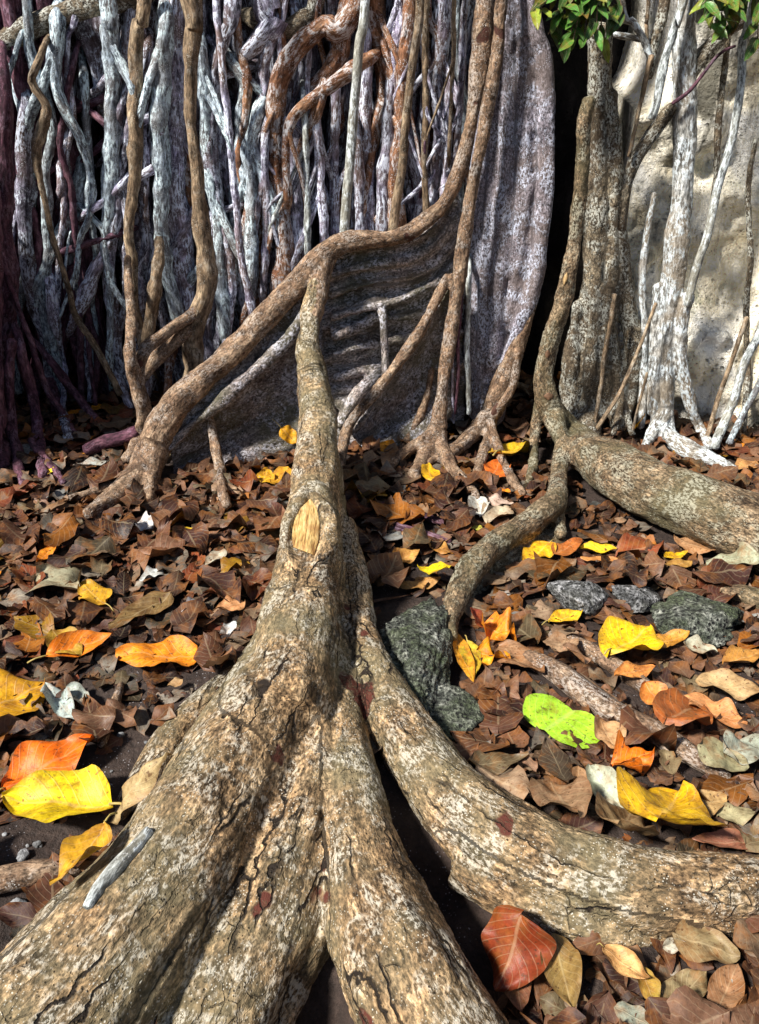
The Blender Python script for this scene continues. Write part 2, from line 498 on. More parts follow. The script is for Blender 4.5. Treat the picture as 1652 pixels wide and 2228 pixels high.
def rockmat(name, base, hi, moss, mossk):
    k = NT(name); geo = k.n('ShaderNodeNewGeometry').outputs['Position']
    n1 = k.noise(geo, 34, 4, .7, .4); n2 = k.noise(geo, 120, 3, .75); n3 = k.noise(geo, 9, 3, .6)
    col = k.ramp(n1, [(.34, (base[0] * .15, base[1] * .15, base[2] * .15)), (.48, base), (.66, hi)])
    col = k.mix(k.ramp(n3, [(.42, 0.0), (.6, mossk)]), col, moss)
    col = k.mix(.95, col, k.ramp(n2, [(.36, .12), (.52, 1.0), (.66, 2.2)]), 'MULTIPLY')
    v = k.vor(geo, 75); pm = k.math('MULTIPLY', k.ramp(v.outputs['Distance'], [(.18, 1.0), (.36, 0.0)]), k.ramp(n3, [(.45, 1.0), (.6, .3)]))
    col = k.mix(pm, col, (.008, .008, .008))
    k.l(col, k.p.inputs['Base Color']); k.p.inputs['Roughness'].default_value = .85
    h = k.math('SUBTRACT', k.math('ADD', n1, k.math('MULTIPLY', n2, .5)), k.math('MULTIPLY', pm, .6))
    k.l(k.bump(h, 1.0, .022), k.p.inputs['Normal'])
    return k.m
M['moss_rock'] = rockmat('mossy_rock', (.085, .095, .078), (.36, .37, .32), (.06, .08, .033), .8)
M['grey_rock'] = rockmat('grey_rock', (.11, .113, .115), (.52, .52, .54), (.09, .09, .07), .4)
M['pebble'] = stone('pebble', (.16, .16, .17), (.34, .35, .36), (.55, .56, .58), (.08, .08, .08), (.2, .2, .2), 6.0, .6, .004)

def soil():
    k = NT('soil'); geo = k.n('ShaderNodeNewGeometry').outputs['Position']
    n1 = k.noise(geo, 5, 5, .65); n2 = k.noise(geo, 60, 5, .75)
    col = k.ramp(n1, [(.3, (.018, .010, .008)), (.5, (.042, .026, .020)), (.7, (.075, .052, .042))])
    col = k.mix(.8, col, k.ramp(n2, [(.3, .35), (.5, 1.0), (.72, 1.9)]), 'MULTIPLY')
    v = k.vor(geo, 130); sp = k.math('MULTIPLY', k.ramp(v.outputs['Distance'], [(.12, 1.0), (.2, 0.0)]), k.ramp(k.noise(geo, 9, 2), [(.52, 0.0), (.6, 1.0)]))
    col = k.mix(sp, col, (.4, .38, .4))
    k.l(col, k.p.inputs['Base Color']); k.p.inputs['Roughness'].default_value = .75
    k.l(k.bump(k.math('ADD', n1, n2), 1.0, .012), k.p.inputs['Normal'])
    return k.m
M['soil'] = soil()

def leafmat(name, attr=False, vein=.9, spots=.9, gloss=.5):
    """tint from the object's own colour (single leaves) or the 'tint' attribute (litter)"""
    k = NT(name)
    if attr: base = k.n('ShaderNodeAttribute', attribute_name='tint').outputs['Color']
    else: base = k.n('ShaderNodeObjectInfo').outputs['Color']
    lf = k.n('ShaderNodeAttribute', attribute_name='lf').outputs['Vector']
    sx = k.n('ShaderNodeSeparateXYZ'); k.l(lf, sx.inputs[0])
    u, v = sx.outputs[0], sx.outputs[1]
    av = k.math('ABSOLUTE', v)
    geo = k.n('ShaderNodeNewGeometry').outputs['Position']
    n1 = k.noise(geo, 28, 4, .65); n2 = k.noise(geo, 130, 4, .7)
    col = k.mix(.9, base, k.ramp(n1, [(.30, (.42, .32, .25)), (.5, (.95, .92, .9)), (.70, (1.25, 1.3, 1.3))]), 'MULTIPLY')
    col = k.mix(.7, col, k.ramp(n2, [(.3, .55), (.5, 1.0), (.7, 1.3)]), 'MULTIPLY')
    vv = k.vor(geo, 95); sp = k.math('MULTIPLY', k.ramp(vv.outputs['Distance'], [(.10, 1.0), (.24, 0.0)]), k.ramp(k.noise(geo, 20, 3), [(.48, 0.0), (.6, spots)]))
    col = k.mix(sp, col, (.06, .028, .012))
    # browned rims and blotches that belong to a dying blade
    ed = k.math('ADD', av, k.math('MULTIPLY', k.math('SUBTRACT', n1, .5), 1.5))
    col = k.mix(k.ramp(ed, [(.80, 0.0), (1.02, .75)]), col, k.mix(.5, col, (.16, .06, .018)))
    dk = k.ramp(k.noise(geo, 75, 3, .7), [(.60, 0.0), (.66, .8)])
    col = k.mix(k.math('MULTIPLY', dk, spots), col, (.09, .035, .012))
    bl = k.ramp(k.noise(geo, 16, 4, .7), [(.50, 0.0), (.66, .85)])
    col = k.mix(bl, col, k.mix(.6, col, (.30, .11, .02)))
    mid = k.ramp(av, [(.03, 1.0), (.07, 0.0)])
    ph = k.math('SUBTRACT', k.math('MULTIPLY', u, 8.5), k.math('MULTIPLY', av, 2.6))
    fr = k.math('ABSOLUTE', k.math('SUBTRACT', k.math('FRACT', ph), .5))
    lat = k.math('MULTIPLY', k.ramp(fr, [(.03, .7), (.09, 0.0)]), 1.0)
    vn = k.math('MULTIPLY', k.math('MAXIMUM', mid, lat), vein)
    col = k.mix(k.math('MULTIPLY', vn, .5), col, k.mix(.5, col, (.75, .62, .38)))
    k.l(col, k.p.inputs['Base Color']); k.p.inputs['Roughness'].default_value = gloss
    k.p.inputs['Specular IOR Level'].default_value = .35
    h = k.math('ADD', k.math('MULTIPLY', n1, .8), k.math('MULTIPLY', vn, .25))
    k.l(k.bump(h, .6, .005), k.p.inputs['Normal'])
    return k.m
M['leaf'] = leafmat('leaf_blade', vein=.6)
M['litter'] = leafmat('litter_blade', attr=True, gloss=.6, vein=.4)
M['fresh'] = leafmat('fresh_leaf', spots=.1, gloss=.35)
def plain(name, c, rough=.6, n=60):
    k = NT(name); geo = k.n('ShaderNodeNewGeometry').outputs['Position']
    f = k.noise(geo, n, 4, .7)
    k.l(k.mix(.8, c, k.ramp(f, [(.3, .5), (.5, 1.0), (.7, 1.35)]), 'MULTIPLY'), k.p.inputs['Base Color'])
    k.p.inputs['Roughness'].default_value = rough
    k.l(k.bump(f, .5, .002), k.p.inputs['Normal'])
    return k.m
M['stalk'] = plain('leaf_stalk', (.45, .34, .10))
M['stalk_dry'] = plain('dry_stalk', (.30, .20, .12))
def woodmat():
    k = NT('raw_wood'); bk = k.n('ShaderNodeAttribute', attribute_name='bk').outputs['Vector']
    g = k.map(bk, (1, 1, .06)); n1 = k.noise(g, 130, 4, .6); n2 = k.noise(g, 420, 3, .6); n3 = k.noise(bk, 30, 3)
    col = k.ramp(n1, [(.34, (.25, .12, .035)), (.48, (.60, .38, .13)), (.66, (.80, .60, .28))])
    col = k.mix(.6, col, k.ramp(n2, [(.35, .5), (.55, 1.1)]), 'MULTIPLY')
    col = k.mix(k.ramp(n3, [(.5, 0.0), (.7, .5)]), col, (.35, .16, .06))
    k.l(col, k.p.inputs['Base Color']); k.p.inputs['Roughness'].default_value = .6
    k.l(k.bump(k.math('ADD', n1, n2), .9, .004), k.p.inputs['Normal'])
    return k.m
M['wood'] = woodmat()

# ------------------------------------------------------------------ ground
HOLLOWS = [(*G(680, 2190)[:2], .10, .12), (*G(930, 1900)[:2], .08, .07), (*G(1030, 2100)[:2], .10, .09), (*G(60, 2050)[:2], .1, .05)]
def gz(x, y):
    x, y = np.asarray(x, float), np.asarray(y, float)
    P = np.stack([x * 1.7, y * 1.7, x * 0 + 3.3], -1).reshape(-1, 3)
    z = .022 * fbm(P, 3, 3) + .006 * fbm(P * 7, 8, 2)
    z = z.reshape(x.shape)
    for hx, hy, hr, hd in HOLLOWS:
        z = z - hd * np.exp(-((x - hx) ** 2 + (y - hy) ** 2) / hr ** 2)
    return z - .012 + .25 * np.clip(y - 3.9, 0, 40) * 0
def make_ground():
    xs = np.concatenate([[-60, -30, -15, -8, -5], np.arange(-3.2, 3.21, .025), [5, 8, 15, 30, 60]])
    ys = np.concatenate([[-60, -30, -12, -5, -2, -.6], np.arange(0.0, 4.2, .025), [5, 8, 15, 30, 60]])
    X, Y = np.meshgrid(xs, ys)
    Z = gz(X, Y)
    V = np.stack([X, Y, Z], -1).reshape(-1, 3)
    n = len(xs)
    f = [(i * n + j, i * n + j + 1, (i + 1) * n + j + 1, (i + 1) * n + j) for i in range(len(ys) - 1) for j in range(n - 1)]
    me = bpy.data.meshes.new('ground'); me.from_pydata(V.tolist(), [], f)
    me.polygons.foreach_set('use_smooth', [True] * len(f))
    return obj('ground', me, M['soil'], kind='structure'), V, f
ground, GV, GF = make_ground()
BV, BF = [GV], [tuple(q) for q in GF]
BN = [len(GV)]
def solid(o):
    """register a mesh for leaf placement"""
    me = o.data
    V = np.empty(len(me.vertices) * 3, np.float32); me.vertices.foreach_get('co', V)
    BV.append(V.reshape(-1, 3)); n = BN[0]
    BF.extend(tuple(i + n for i in p.vertices) for p in me.polygons)
    BN[0] += len(me.vertices)
    return o

# ------------------------------------------------------------------ rock face behind
def sheet(name, x0, x1, z0, z1, fy, mat, dx=.03, **kw):
    xs = np.arange(x0, x1, dx); zs = np.arange(z0, z1, dx)
    X, Z = np.meshgrid(xs, zs); Y = fy(X, Z)
    V = np.stack([X, Y, Z], -1).reshape(-1, 3); n = len(xs)
    f = [(i * n + j, i * n + j + 1, (i + 1) * n + j + 1, (i + 1) * n + j) for i in range(len(zs) - 1) for j in range(n - 1)]
    # rear face, so it is a body and not a skin
    o = len(V); m = len(zs)
    B = np.array([(x0, 6.0, z0), (x1 - dx, 6.0, z0), (x1 - dx, 6.0, z1), (x0, 6.0, z1)])
    V = np.vstack([V, B])
    f.append((o + 1, o, o + 3, o + 2))
    f.append(tuple([o + 3, o + 2] + [(m - 1) * n + j for j in reversed(range(n))]))
    f.append(tuple([o, o + 3] + [i * n for i in reversed(range(m))]))
    f.append(tuple([o + 2, o + 1] + [i * n + n - 1 for i in range(m)]))
    me = bpy.data.meshes.new(name); me.from_pydata(V.tolist(), [], f)
    sm = [True] * len(f); sm[-4:] = [False] * 4
    me.polygons.foreach_set('use_smooth', sm)
    return obj(name, me, mat, **kw)
def fy_back(X, Z):
    P = np.stack([X * 2.2, Z * 1.6, X * 0], -1).reshape(-1, 3)
    return 3.95 + (.16 * fbm(P, 21, 4)).reshape(X.shape)
sheet('rock_wall', -5, 1.5, -.2, 3.2, fy_back, M['backrock_shaded'], .04, kind='structure')
def fy_cliff(X, Z):
    P = np.stack([X * 1.9, Z * 1.5, X * 0], -1).reshape(-1, 3)
    y = 3.40 + (.19 * fbm(P, 33, 5)).reshape(X.shape) + .05 * np.clip(Z, 0, 3)
    # a cave-like hollow behind the leafy branches, a ledge under it
    hol = np.exp(-(((X - .95) / .16) ** 2 + ((Z - 1.52) / .26) ** 2) ** 2)
    y = y + .9 * hol
    P2 = np.stack([X * 5, Z * 4, X * 0 + 7], -1).reshape(-1, 3)
    y = y + (.06 * np.abs(fbm(P2, 71, 3))).reshape(X.shape) + (.018 * fbm(P2 * 4, 75, 3)).reshape(X.shape)
    return y - .45 * np.clip((X - 1.1), 0, 1.2)
solid(sheet('limestone_cliff', 1.0, 6, -.2, 3.2, fy_cliff, M['cliff'], .02, kind='structure'))

# ------------------------------------------------------------------ the fig tree: trunk, buttresses, roots
fig = thing('fig_tree', (.55, 3.2, 0), 'large strangler fig with pale fluted trunk and sprawling buttress roots', 'tree')

# --- fluted trunk slab
a = Acc()
for pts in [
    [(1075, 0, 40), (1075, 150, 42), (1072, 300, 42), (1062, 450, 42), (1052, 600, 40), (1047, 750, 38), (1048, 900, 34)],
    [(1115, 0, 44), (1122, 150, 48), (1122, 300, 50), (1115, 450, 50), (1098, 600, 46), (1078, 750, 42), (1062, 920, 34)],
    [(1142, 0, 30), (1166, 120, 32), (1172, 250, 34), (1168, 400, 34), (1155, 530, 34), (1128, 680, 32), (1095, 800, 28)],
    [(1095, 0, 24, 3.09), (1100, 200, 20, 3.09), (1098, 400, 18, 3.09), (1085, 600, 16, 3.09), (1068, 800, 14, 3.11)],
    [(1143, 100, 16, 3.08), (1146, 300, 17, 3.08), (1138, 500, 16, 3.08), (1105, 700, 14, 3.10)],
    [(1150, 10, 24, 3.10), (1172, 120, 26, 3.10), (1178, 260, 26, 3.10), (1178, 360, 26, 3.10), (1168, 480, 26, 3.10), (1150, 600, 26, 3.10), (1120, 720, 24, 3.10)],
    [(1130, 10, 24, 3.10), (1135, 200, 26, 3.10), (1132, 400, 26, 3.10), (1110, 600, 24, 3.10)],
    [(1160, 10, 18, 3.05), (1184, 120, 18, 3.05), (1189, 260, 18, 3.05), (1190, 360, 18, 3.05), (1182, 470, 18, 3.05), (1171, 570, 18, 3.05), (1154, 650, 18, 3.05), (1130, 720, 19, 3.05), (1106, 800, 20, 3.06)],
]:
    tube(a, px_nodes(pts, 3.14), rough=.07)
trunk = solid(obj('trunk', remesh(a, 'trunk', .010, 5, (.005, .006, .0015, .12), 4), M['trunk']))
under(trunk, fig)
# right rim of the slab running down to its feet
a = Acc()
tube(a, px_nodes([(1166, 600, 8, 3.08), (1156, 655, 13), (1135, 720, 19), (1108, 800, 24), (1080, 870, 26), (1055, 920, 22), (1015, 960, 16), (965, 1005, 10, 2.95)], 3.05))
tube(a, px_nodes([(1128, 760, 9), (1120, 830, 10), (1100, 870, 10), (1075, 900, 12), (1068, 935, 13), (1052, 985, 13, 2.86), (1040, 1030, 12, 2.68)], 2.98), rough=.1)
tube(a, px_nodes([(1065, 915, 12), (1080, 960, 11, 2.84), (1100, 1015, 11, 2.7), (1125, 1058, 12, 2.58), (1140, 1075, 8, 2.52)], 2.93))
tube(a, px_nodes([(1060, 900, 16), (1030, 935, 14, 3.0), (985, 975, 10, 2.97), (930, 1010, 7, 2.8)], 2.99))
under(solid(obj('buttress_root', remesh(a, 'buttress_root', .007, 3, (.004, .004, .0015, .3), 6), M['crest'])), fig)

# --- the long bent crest (strand A + B) and its ribbed flanks
a = Acc()
crest = [(1058, 0, 22, 3.06), (1051, 60, 22, 3.05), (1046, 130, 20, 3.05), (1036, 200, 18, 3.05), (1025, 272, 17, 3.05), (1012, 335, 17, 3.05), (992, 390, 17, 3.04), (965, 445, 17, 3.03), (920, 486, 18, 3.02), (860, 516, 18, 3.0), (798, 522, 19, 2.98), (745, 530, 21, 2.96), (700, 555, 25, 2.94), (655, 605, 27, 2.92), (600, 668, 27, 2.89), (545, 728, 27, 2.85), (490, 782, 28, 2.80), (435, 828, 29, 2.75), (390, 872, 31, 2.71), (355, 925, 33, 2.68), (330, 985, 34, 2.65), (300, 1045, 36, 2.58), (240, 1090, 26, 2.46), (190, 1120, 16, 2.36)]
tube(a, px_nodes(crest), rough=.12, seg=18)
tube(a, px_nodes([(722, 538, 22, 2.97), (708, 560, 25, 2.945), (700, 598, 24, 2.91), (690, 640, 23, 2.85), (680, 682, 20, 2.80), (676, 715, 14, 2.77)]), rough=.12, seg=16)
tube(a, px_nodes([(330, 985, 30, 2.63), (325, 1040, 26, 2.55), (330, 1085, 14, 2.46)]), seg=12)
tube(a, px_nodes([(315, 1010, 24, 2.63), (260, 1050, 18, 2.58), (205, 1070, 10, 2.5), (150, 1085, 7, 2.44)]), seg=12)
under(solid(obj('buttress_root', remesh(a, 'buttress_root', .007, 3, (.004, .006, .0015, .4), 8), M['crest'])), fig)
a = Acc()
loft(a, [[(684, 572, 2.99), (800, 535, 3.02), (880, 526, 3.04), (940, 495, 3.06), (1000, 410, 3.08)],
         [(676, 668, 3.04), (800, 632, 3.08), (880, 622, 3.10), (940, 596, 3.12), (1005, 520, 3.14)],
         [(676, 768, 3.04), (800, 740, 3.10), (880, 720, 3.14), (940, 700, 3.15), (1005, 650, 3.16)],
         [(684, 878, 3.0), (800, 860, 3.06), (880, 850, 3.14), (940, 850, 3.17), (1010, 800, 3.18)],
         [(700, 1015, 2.86), (800, 990, 2.95), (880, 975, 3.08), (940, 960, 3.14), (1010, 950, 3.18)]], rib=.034, ribn=5, thick=(0, .2, 0))
for t_, r_, dy_ in [(.10, 11, .0), (.20, 13, .006), (.31, 9, .0), (.40, 14, .004), (.53, 10, .0), (.66, 13, .01), (.80, 11, .0)]:
    A_ = [(712, 560, 2.985), (800, 535, 3.0), (880, 526, 3.02), (940, 495, 3.04), (1000, 410, 3.06)]
    B_ = [(738, 960, 2.93), (800, 945, 3.0), (880, 930, 3.08), (940, 910, 3.12), (1010, 880, 3.14)]
    tube(a, px_nodes([(p[0] * (1 - t_) + q[0] * t_, p[1] * (1 - t_) + q[1] * t_, r_ * (.75 + .25 * math.sin(i_ * 1.7 + t_ * 9)), p[2] * (1 - t_) + q[2] * t_ + .012 + dy_ + .035 * math.sin(t_ * 3.1416)) for i_, (p, q) in enumerate(zip(A_, B_))]), seg=10, rough=.2)
tube(a, px_nodes([(720, 690, 9, 3.0), (800, 665, 10, 3.03), (880, 650, 8, 3.07), (960, 610, 8, 3.09)]), seg=10)
tube(a, px_nodes([(728, 735, 8, 3.0), (790, 705, 11, 3.03), (835, 680, 12, 3.06)]), seg=10)
tube(a, px_nodes([(735, 925, 10, 2.95), (775, 860, 14, 2.98), (830, 815, 10, 3.04)]), seg=10)
M['flank'] = bark('bark_flank', (.11, .085, .078), (.33, .275, .25), (.55, .49, .46), (.70, .68, .74), .5, fleck=.7, tint=(.10, .095, .06), grain=.2)
under(solid(obj('buttress_flank', remesh(a, 'buttress_flank', .008, 2, (.009, .005, .002, .18), 12), M['flank'])), fig)
a = Acc()
loft(a, [[(352, 950, 2.70), (400, 880, 2.75), (500, 790, 2.84), (600, 690, 2.93), (690, 580, 2.98)],
         [(362, 985, 2.70), (420, 930, 2.74), (520, 850, 2.82), (610, 780, 2.90), (690, 700, 2.94)],
         [(368, 1020, 2.72), (440, 980, 2.80), (540, 920, 2.88), (620, 870, 2.93), (690, 820, 2.94)],
         [(372, 1075, 2.60), (450, 1040, 2.70), (560, 1005, 2.80), (640, 985, 2.87), (700, 960, 2.90)]], rib=.012, ribn=3, bulge=.03, thick=(.02, .16, 0))
tube(a, px_nodes([(366, 975, 10, 2.68), (450, 900, 12, 2.74), (540, 822, 14, 2.81), (620, 745, 12, 2.88), (670, 670, 12, 2.93)]), seg=10)
M['flank2'] = bark('bark_flank_lichen', (.07, .055, .055), (.21, .175, .165), (.36, .32, .30), (.60, .61, .70), .5, fleck=1.0, tint=(.12, .11, .07), grain=.25)
under(solid(obj('buttress_flank', remesh(a, 'buttress_flank', .008, 2, (.006, .008, .002, .2), 14), M['flank2'])), fig)
# long straight strand in front of the trunk and its foot
a = Acc()
tube(a, px_nodes([(1092, 0, 15, 3.0), (1085, 90, 15, 3.0), (1066, 210, 15, 3.0), (1050, 300, 15, 3.0), (1030, 400, 15, 3.0), (1012, 500, 15, 3.0), (1000, 590, 16, 2.99), (986, 690, 16, 2.97), (971, 780, 15, 2.95), (962, 860, 15, 2.92), (955, 930, 18, 2.88), (958, 970, 19, 2.82), (985, 1020, 16, 2.70), (1020, 1060, 13, 2.58), (1040, 1085, 9, 2.5)]), rough=.1)
tube(a, px_nodes([(955, 935, 15, 2.88), (915, 962, 14, 2.82), (875, 990, 13, 2.78), (840, 1020, 12, 2.68), (800, 1045, 9, 2.58)]), rough=.1)
tube(a, px_nodes([(950, 940, 22, 2.92), (930, 990, 22, 2.8), (900, 1040, 16, 2.66)]), rough=.12)
tube(a, px_nodes([(938, 800, 9, 3.0), (930, 860, 9, 2.98), (905, 920, 10, 2.94), (880, 965, 9, 2.9), (868, 1000, 8, 2.84)]), rough=.12)
under(solid(obj('buttress_root', remesh(a, 'buttress_root', .007, 3, (.003, .004, .0015, .4), 18), M['crest'])), fig)
# diagonal blade with lichened face
a = Acc()
tube(a, px_nodes([(978, 600, 11, 3.02), (952, 650, 12, 2.99), (925, 702, 12, 2.96), (892, 752, 12, 2.93), (858, 802, 12, 2.90), (820, 848, 12, 2.87), (785, 890, 12, 2.84), (757, 930, 13, 2.81), (745, 975, 13, 2.76), (738, 1020, 11, 2.66)]), rough=.1)
tube(a, px_nodes([(985, 595, 7, 3.0), (986, 660, 5, 3.0), (985, 720, 4, 3.0)]), rough=.1, seg=8)
under(solid(obj('buttress_root', remesh(a, 'buttress_root', .006, 2, (.003, .003, .0015, .4), 22), M['crest'])), fig)
a = Acc()
loft(a, [[(760, 945, 2.85), (820, 865, 2.90), (892, 768, 2.96), (950, 670, 3.02), (985, 615, 3.05)],
         [(775, 965, 2.86), (840, 885, 2.92), (905, 805, 2.97), (955, 730, 3.03), (985, 690, 3.06)],
         [(790, 990, 2.84), (850, 930, 2.93), (915, 860, 2.98), (955, 800, 3.03), (985, 780, 3.06)],
         [(795, 1030, 2.68), (860, 1010, 2.78), (920, 980, 2.88), (955, 940, 2.98), (985, 900, 3.04)]], rib=.008, ribn=2, bulge=.04, thick=(.02, .14, 0))
under(solid(obj('buttress_flank', remesh(a, 'buttress_flank', .008, 2, (.004, .010, .002, .3), 24), M['flank2'])), fig)

# --- the great root that comes towards the camera and forks
a = Acc()
main = [(708, 562, 15, 3.03), (702, 592, 19, 2.955), (690, 630, 19, 2.87), (676, 690, 22, 2.79), (672, 745, 24, 2.70), (676, 785, 29, 2.62), (685, 840, 35, 2.50), (690, 900, 40, 2.37), (690, 960, 46, 2.24), (688, 1020, 52, 2.11), (683, 1090, 58, 1.97), (676, 1160, 65, 1.83), (670, 1230, 74, 1.70), (660, 1310, 84, 1.565), (648, 1400, 96, 1.42), (628, 1490, 108, 1.29), (600, 1580, 120, 1.17)]
nd = px_nodes(main)
bs = [max(n[3] * 1.25, b) for n, b in zip(nd, [.03, .03, .035, .04, .05, .06, .075, .085, .095, .105, .12, .125, .13, .13, .13, .13, .13])]
ridge(a, nd[5:], bs[5:])
tube(a, nd[:7], rough=.1, seg=16)
tube(a, px_nodes([(675, 700, 19, 2.79), (668, 750, 24, 2.70), (672, 775, 28, 2.63), (678, 800, 25, 2.58)]), rough=.1)
def zn(pts):
    out = []
    for px, py, r, z in pts:
        p = G(px, py, z); out.append(np.append(p, rw(r, p)))
    return out
# limbs; centre line height z given
tube(a, zn([(650, 1400, 90, .06), (590, 1560, 125, .05), (520, 1690, 140, .045), (440, 1830, 155, .04), (345, 1970, 172, .03), (240, 2110, 190, .02), (110, 2270, 210, .0), (-60, 2450, 220, -.02)]), rough=.08, seg=24)
tube(a, zn([(360, 1760, 60, .02), (290, 1880, 60, .015), (215, 1985, 60, .01), (120, 2090, 60, .0)]), rough=.15, seg=14)
tube(a, zn([(700, 1250, 62, .06), (716, 1400, 60, .05), (715, 1550, 66, .04), (688, 1700, 88, .03), (640, 1850, 106, .018), (588, 1990, 110, .0), (525, 2120, 108, -.015), (455, 2260, 110, -.03), (380, 2400, 110, -.05)]), rough=.12, seg=18)
tube(a, zn([(735, 1450, 46, .05), (745, 1600, 54, .05), (768, 1750, 76, .045), (795, 1880, 96, .035), (842, 2020, 118, .03), (905, 2160, 136, .02), (985, 2320, 146, .0)]), rough=.10, seg=22)
tube(a, zn([(728, 1780, 66, .02), (708, 1910, 66, .0), (672, 2020, 62, -.02), (630, 2120, 54, -.05), (590, 2230, 50, -.08), (560, 2330, 50, -.1)]), rough=.12, seg=14)
tube(a, zn([(745, 1150, 34, .09), (766, 1280, 38, .06), (785, 1400, 44, .05), (825, 1500, 54, .05), (880, 1600, 66, .05), (950, 1695, 80, .045), (1040, 1785, 92, .04), (1150, 1860, 96, .035), (1280, 1915, 92, .03), (1430, 1945, 86, .025), (1580, 1950, 82, .02), (1800, 1945, 82, .01)]), rough=.08, seg=22)
tube(a, zn([(1020, 1870, 60, .0), (1130, 1960, 56, -.005), (1260, 2020, 56, -.01), (1400, 2035, 46, -.015), (1500, 2020, 30, -.02)]), rough=.1, seg=14)
# callus lips round the old wound
Lr = [(672, 1072, 9, 1.985), (652, 1092, 11, 1.94), (632, 1120, 13, 1.89), (621, 1155, 14, 1.825), (620, 1190, 14, 1.76), (632, 1215, 10, 1.71)]
Rr = [(672, 1072, 9, 1.985), (695, 1088, 13, 1.945), (712, 1115, 17, 1.895), (718, 1150, 18, 1.83), (710, 1190, 16, 1.76), (692, 1220, 10, 1.70)]
tube(a, px_nodes([(p[0], p[1], p[2], p[3] - .055) for p in Lr]), rough=.12, seg=12, step=.01)
tube(a, px_nodes([(p[0], p[1], p[2], p[3] - .055) for p in Rr]), rough=.12, seg=12, step=.01)
great_me = remesh(a, 'buttress_root', .0055, 3, (.0050, .006, .0016, .22), 31)
great = solid(obj('buttress_root', great_me, M['fore']))
great['label'] = 'huge cracked buttress root forking towards the viewer'
under(great, fig)

# raw wood in the wound: laid on the root's own surface, a little proud, between the lips
gb = BVHTree.FromPolygons([v.co[:] for v in great_me.vertices], [tuple(p.vertices) for p in great_me.polygons])
def patch_on(bvh, poly, lift, name, mat, n=18, m=9, parent=fig, rim=.004):
    """lens between two image curves (left, right), projected on a surface, with thickness"""
    A, B = [np.array(c, float) for c in poly]
    t = np.linspace(0, 1, n)
    def rs(c):
        s = np.linspace(0, 1, len(c)); return np.stack([np.interp(t, s, c[:, 0]), np.interp(t, s, c[:, 1])], 1)
    A, B = rs(A), rs(B)
    V, bk = [], []
    for i in range(n):
        for j in range(m):
            w = j / (m - 1); q = A[i] * (1 - w) + B[i] * w
            d = Vector(ray(*q)).normalized()
            h = bvh.ray_cast(Vector(CAMP), d)
            p, nn = h[0], h[1]
            lf = lift * math.sin(math.pi * min(1, max(0, .12 + .76 * w))) + .0
            V.append(p - d * lf + nn * .0); bk.append((p.x, p.z * .5, p.y))
    o = len(V)
    for i in range(n):
        for j in range(m):
            d = Vector(ray(0, 0)); V.append(V[i * m + j] + (V[i * m + j] - Vector(CAMP)).normalized() * .02); bk.append(bk[i * m + j])
    f = []
    for i in range(n - 1):
        for j in range(m - 1):
            q = i * m + j
            f.append((q, q + m, q + m + 1, q + 1)); f.append((o + q, o + q + 1, o + q + m + 1, o + q + m))
    for i in range(n - 1):
        q = i * m; f.append((q, o + q, o + q + m, q + m)); q += m - 1; f.append((q, q + m, o + q + m, o + q))
    me = bpy.data.meshes.new(name); me.from_pydata([tuple(v) for v in V], [], f)
    at = me.attributes.new('bk', 'FLOAT_VECTOR', 'POINT'); at.data.foreach_set('vector', np.array(bk, np.float32).ravel())
    me.polygons.foreach_set('use_smooth', [True] * len(f))
    ob = obj(name, me, mat); ob.parent = parent; return ob
patch_on(gb, ([(674, 1086), (655, 1105), (641, 1132), (635, 1162), (638, 1190)], [(677, 1086), (690, 1108), (697, 1140), (694, 1175), (684, 1208)]), .012, 'exposed_wood', M['wood'], 24, 12, great)
# --- root with knots, right of the trunk, its branches
a = Acc()
tube(a, px_nodes([(1282, 215, 14), (1272, 270, 15), (1266, 362, 16), (1258, 460, 16), (1250, 535, 17), (1238, 600, 18), (1220, 670, 19), (1200, 735, 20), (1187, 790, 22), (1183, 835, 24), (1192, 875, 26), (1212, 912, 28), (1245, 950, 34), (1290, 990, 50, 2.57), (1350, 1028, 62, 2.40), (1420, 1065, 68, 2.25), (1510, 1102, 72, 2.13), (1600, 1138, 76, 2.03), (1720, 1190, 82, 1.91)], 2.92), rough=.10, seg=20)
tube(a, px_nodes([(1205, 910, 22, 2.88), (1222, 955, 20, 2.74), (1222, 1005, 19, 2.58), (1214, 1050, 20, 2.42), (1206, 1094, 26, 2.25), (1165, 1126, 29, 2.14), (1115, 1160, 30, 2.07), (1060, 1200, 32, 1.95), (1020, 1250, 30, 1.85), (995, 1300, 26, 1.77), (982, 1345, 20, 1.70), (985, 1390, 14, 1.63)]), rough=.1, seg=16)
tube(a, px_nodes([(1205, 1085, 18, 2.47), (1215, 1130, 16, 2.36), (1222, 1165, 12, 2.28)]), rough=.1)
tube(a, px_nodes([(1175, 870, 12, 2.95), (1165, 940, 12, 2.9), (1160, 1010, 12, 2.76), (1150, 1050, 8, 2.66)]), rough=.1)
loft(a, [[(1005, 1290, 1.83), (1060, 1220, 1.98), (1130, 1155, 2.12), (1200, 1105, 2.32)],
         [(1025, 1350, 1.80), (1095, 1280, 1.93), (1160, 1225, 2.04), (1235, 1180, 2.15)]], thick=(.0, .06, 0), sub=6)
knob = remesh(a, 'buttress_root', .007, 3, (.004, .006, .0018, .4), 41)
kn_tree = thing('fig_tree', (1.15, 3.1, 0), 'brown rough trunk with knotty root and thick mossy ground root at its foot', 'tree')
o_kn = solid(obj('buttress_root', knob, M['right'])); under(o_kn, kn_tree)
M['knot'] = plain('knot_wood', (.16, .085, .045), .7, 130)
M['knot_pale'] = plain('knot_pale_wood', (.50, .33, .15), .6, 130)
kb = BVHTree.FromPolygons([v.co[:] for v in knob.vertices], [tuple(p.vertices) for p in knob.polygons])
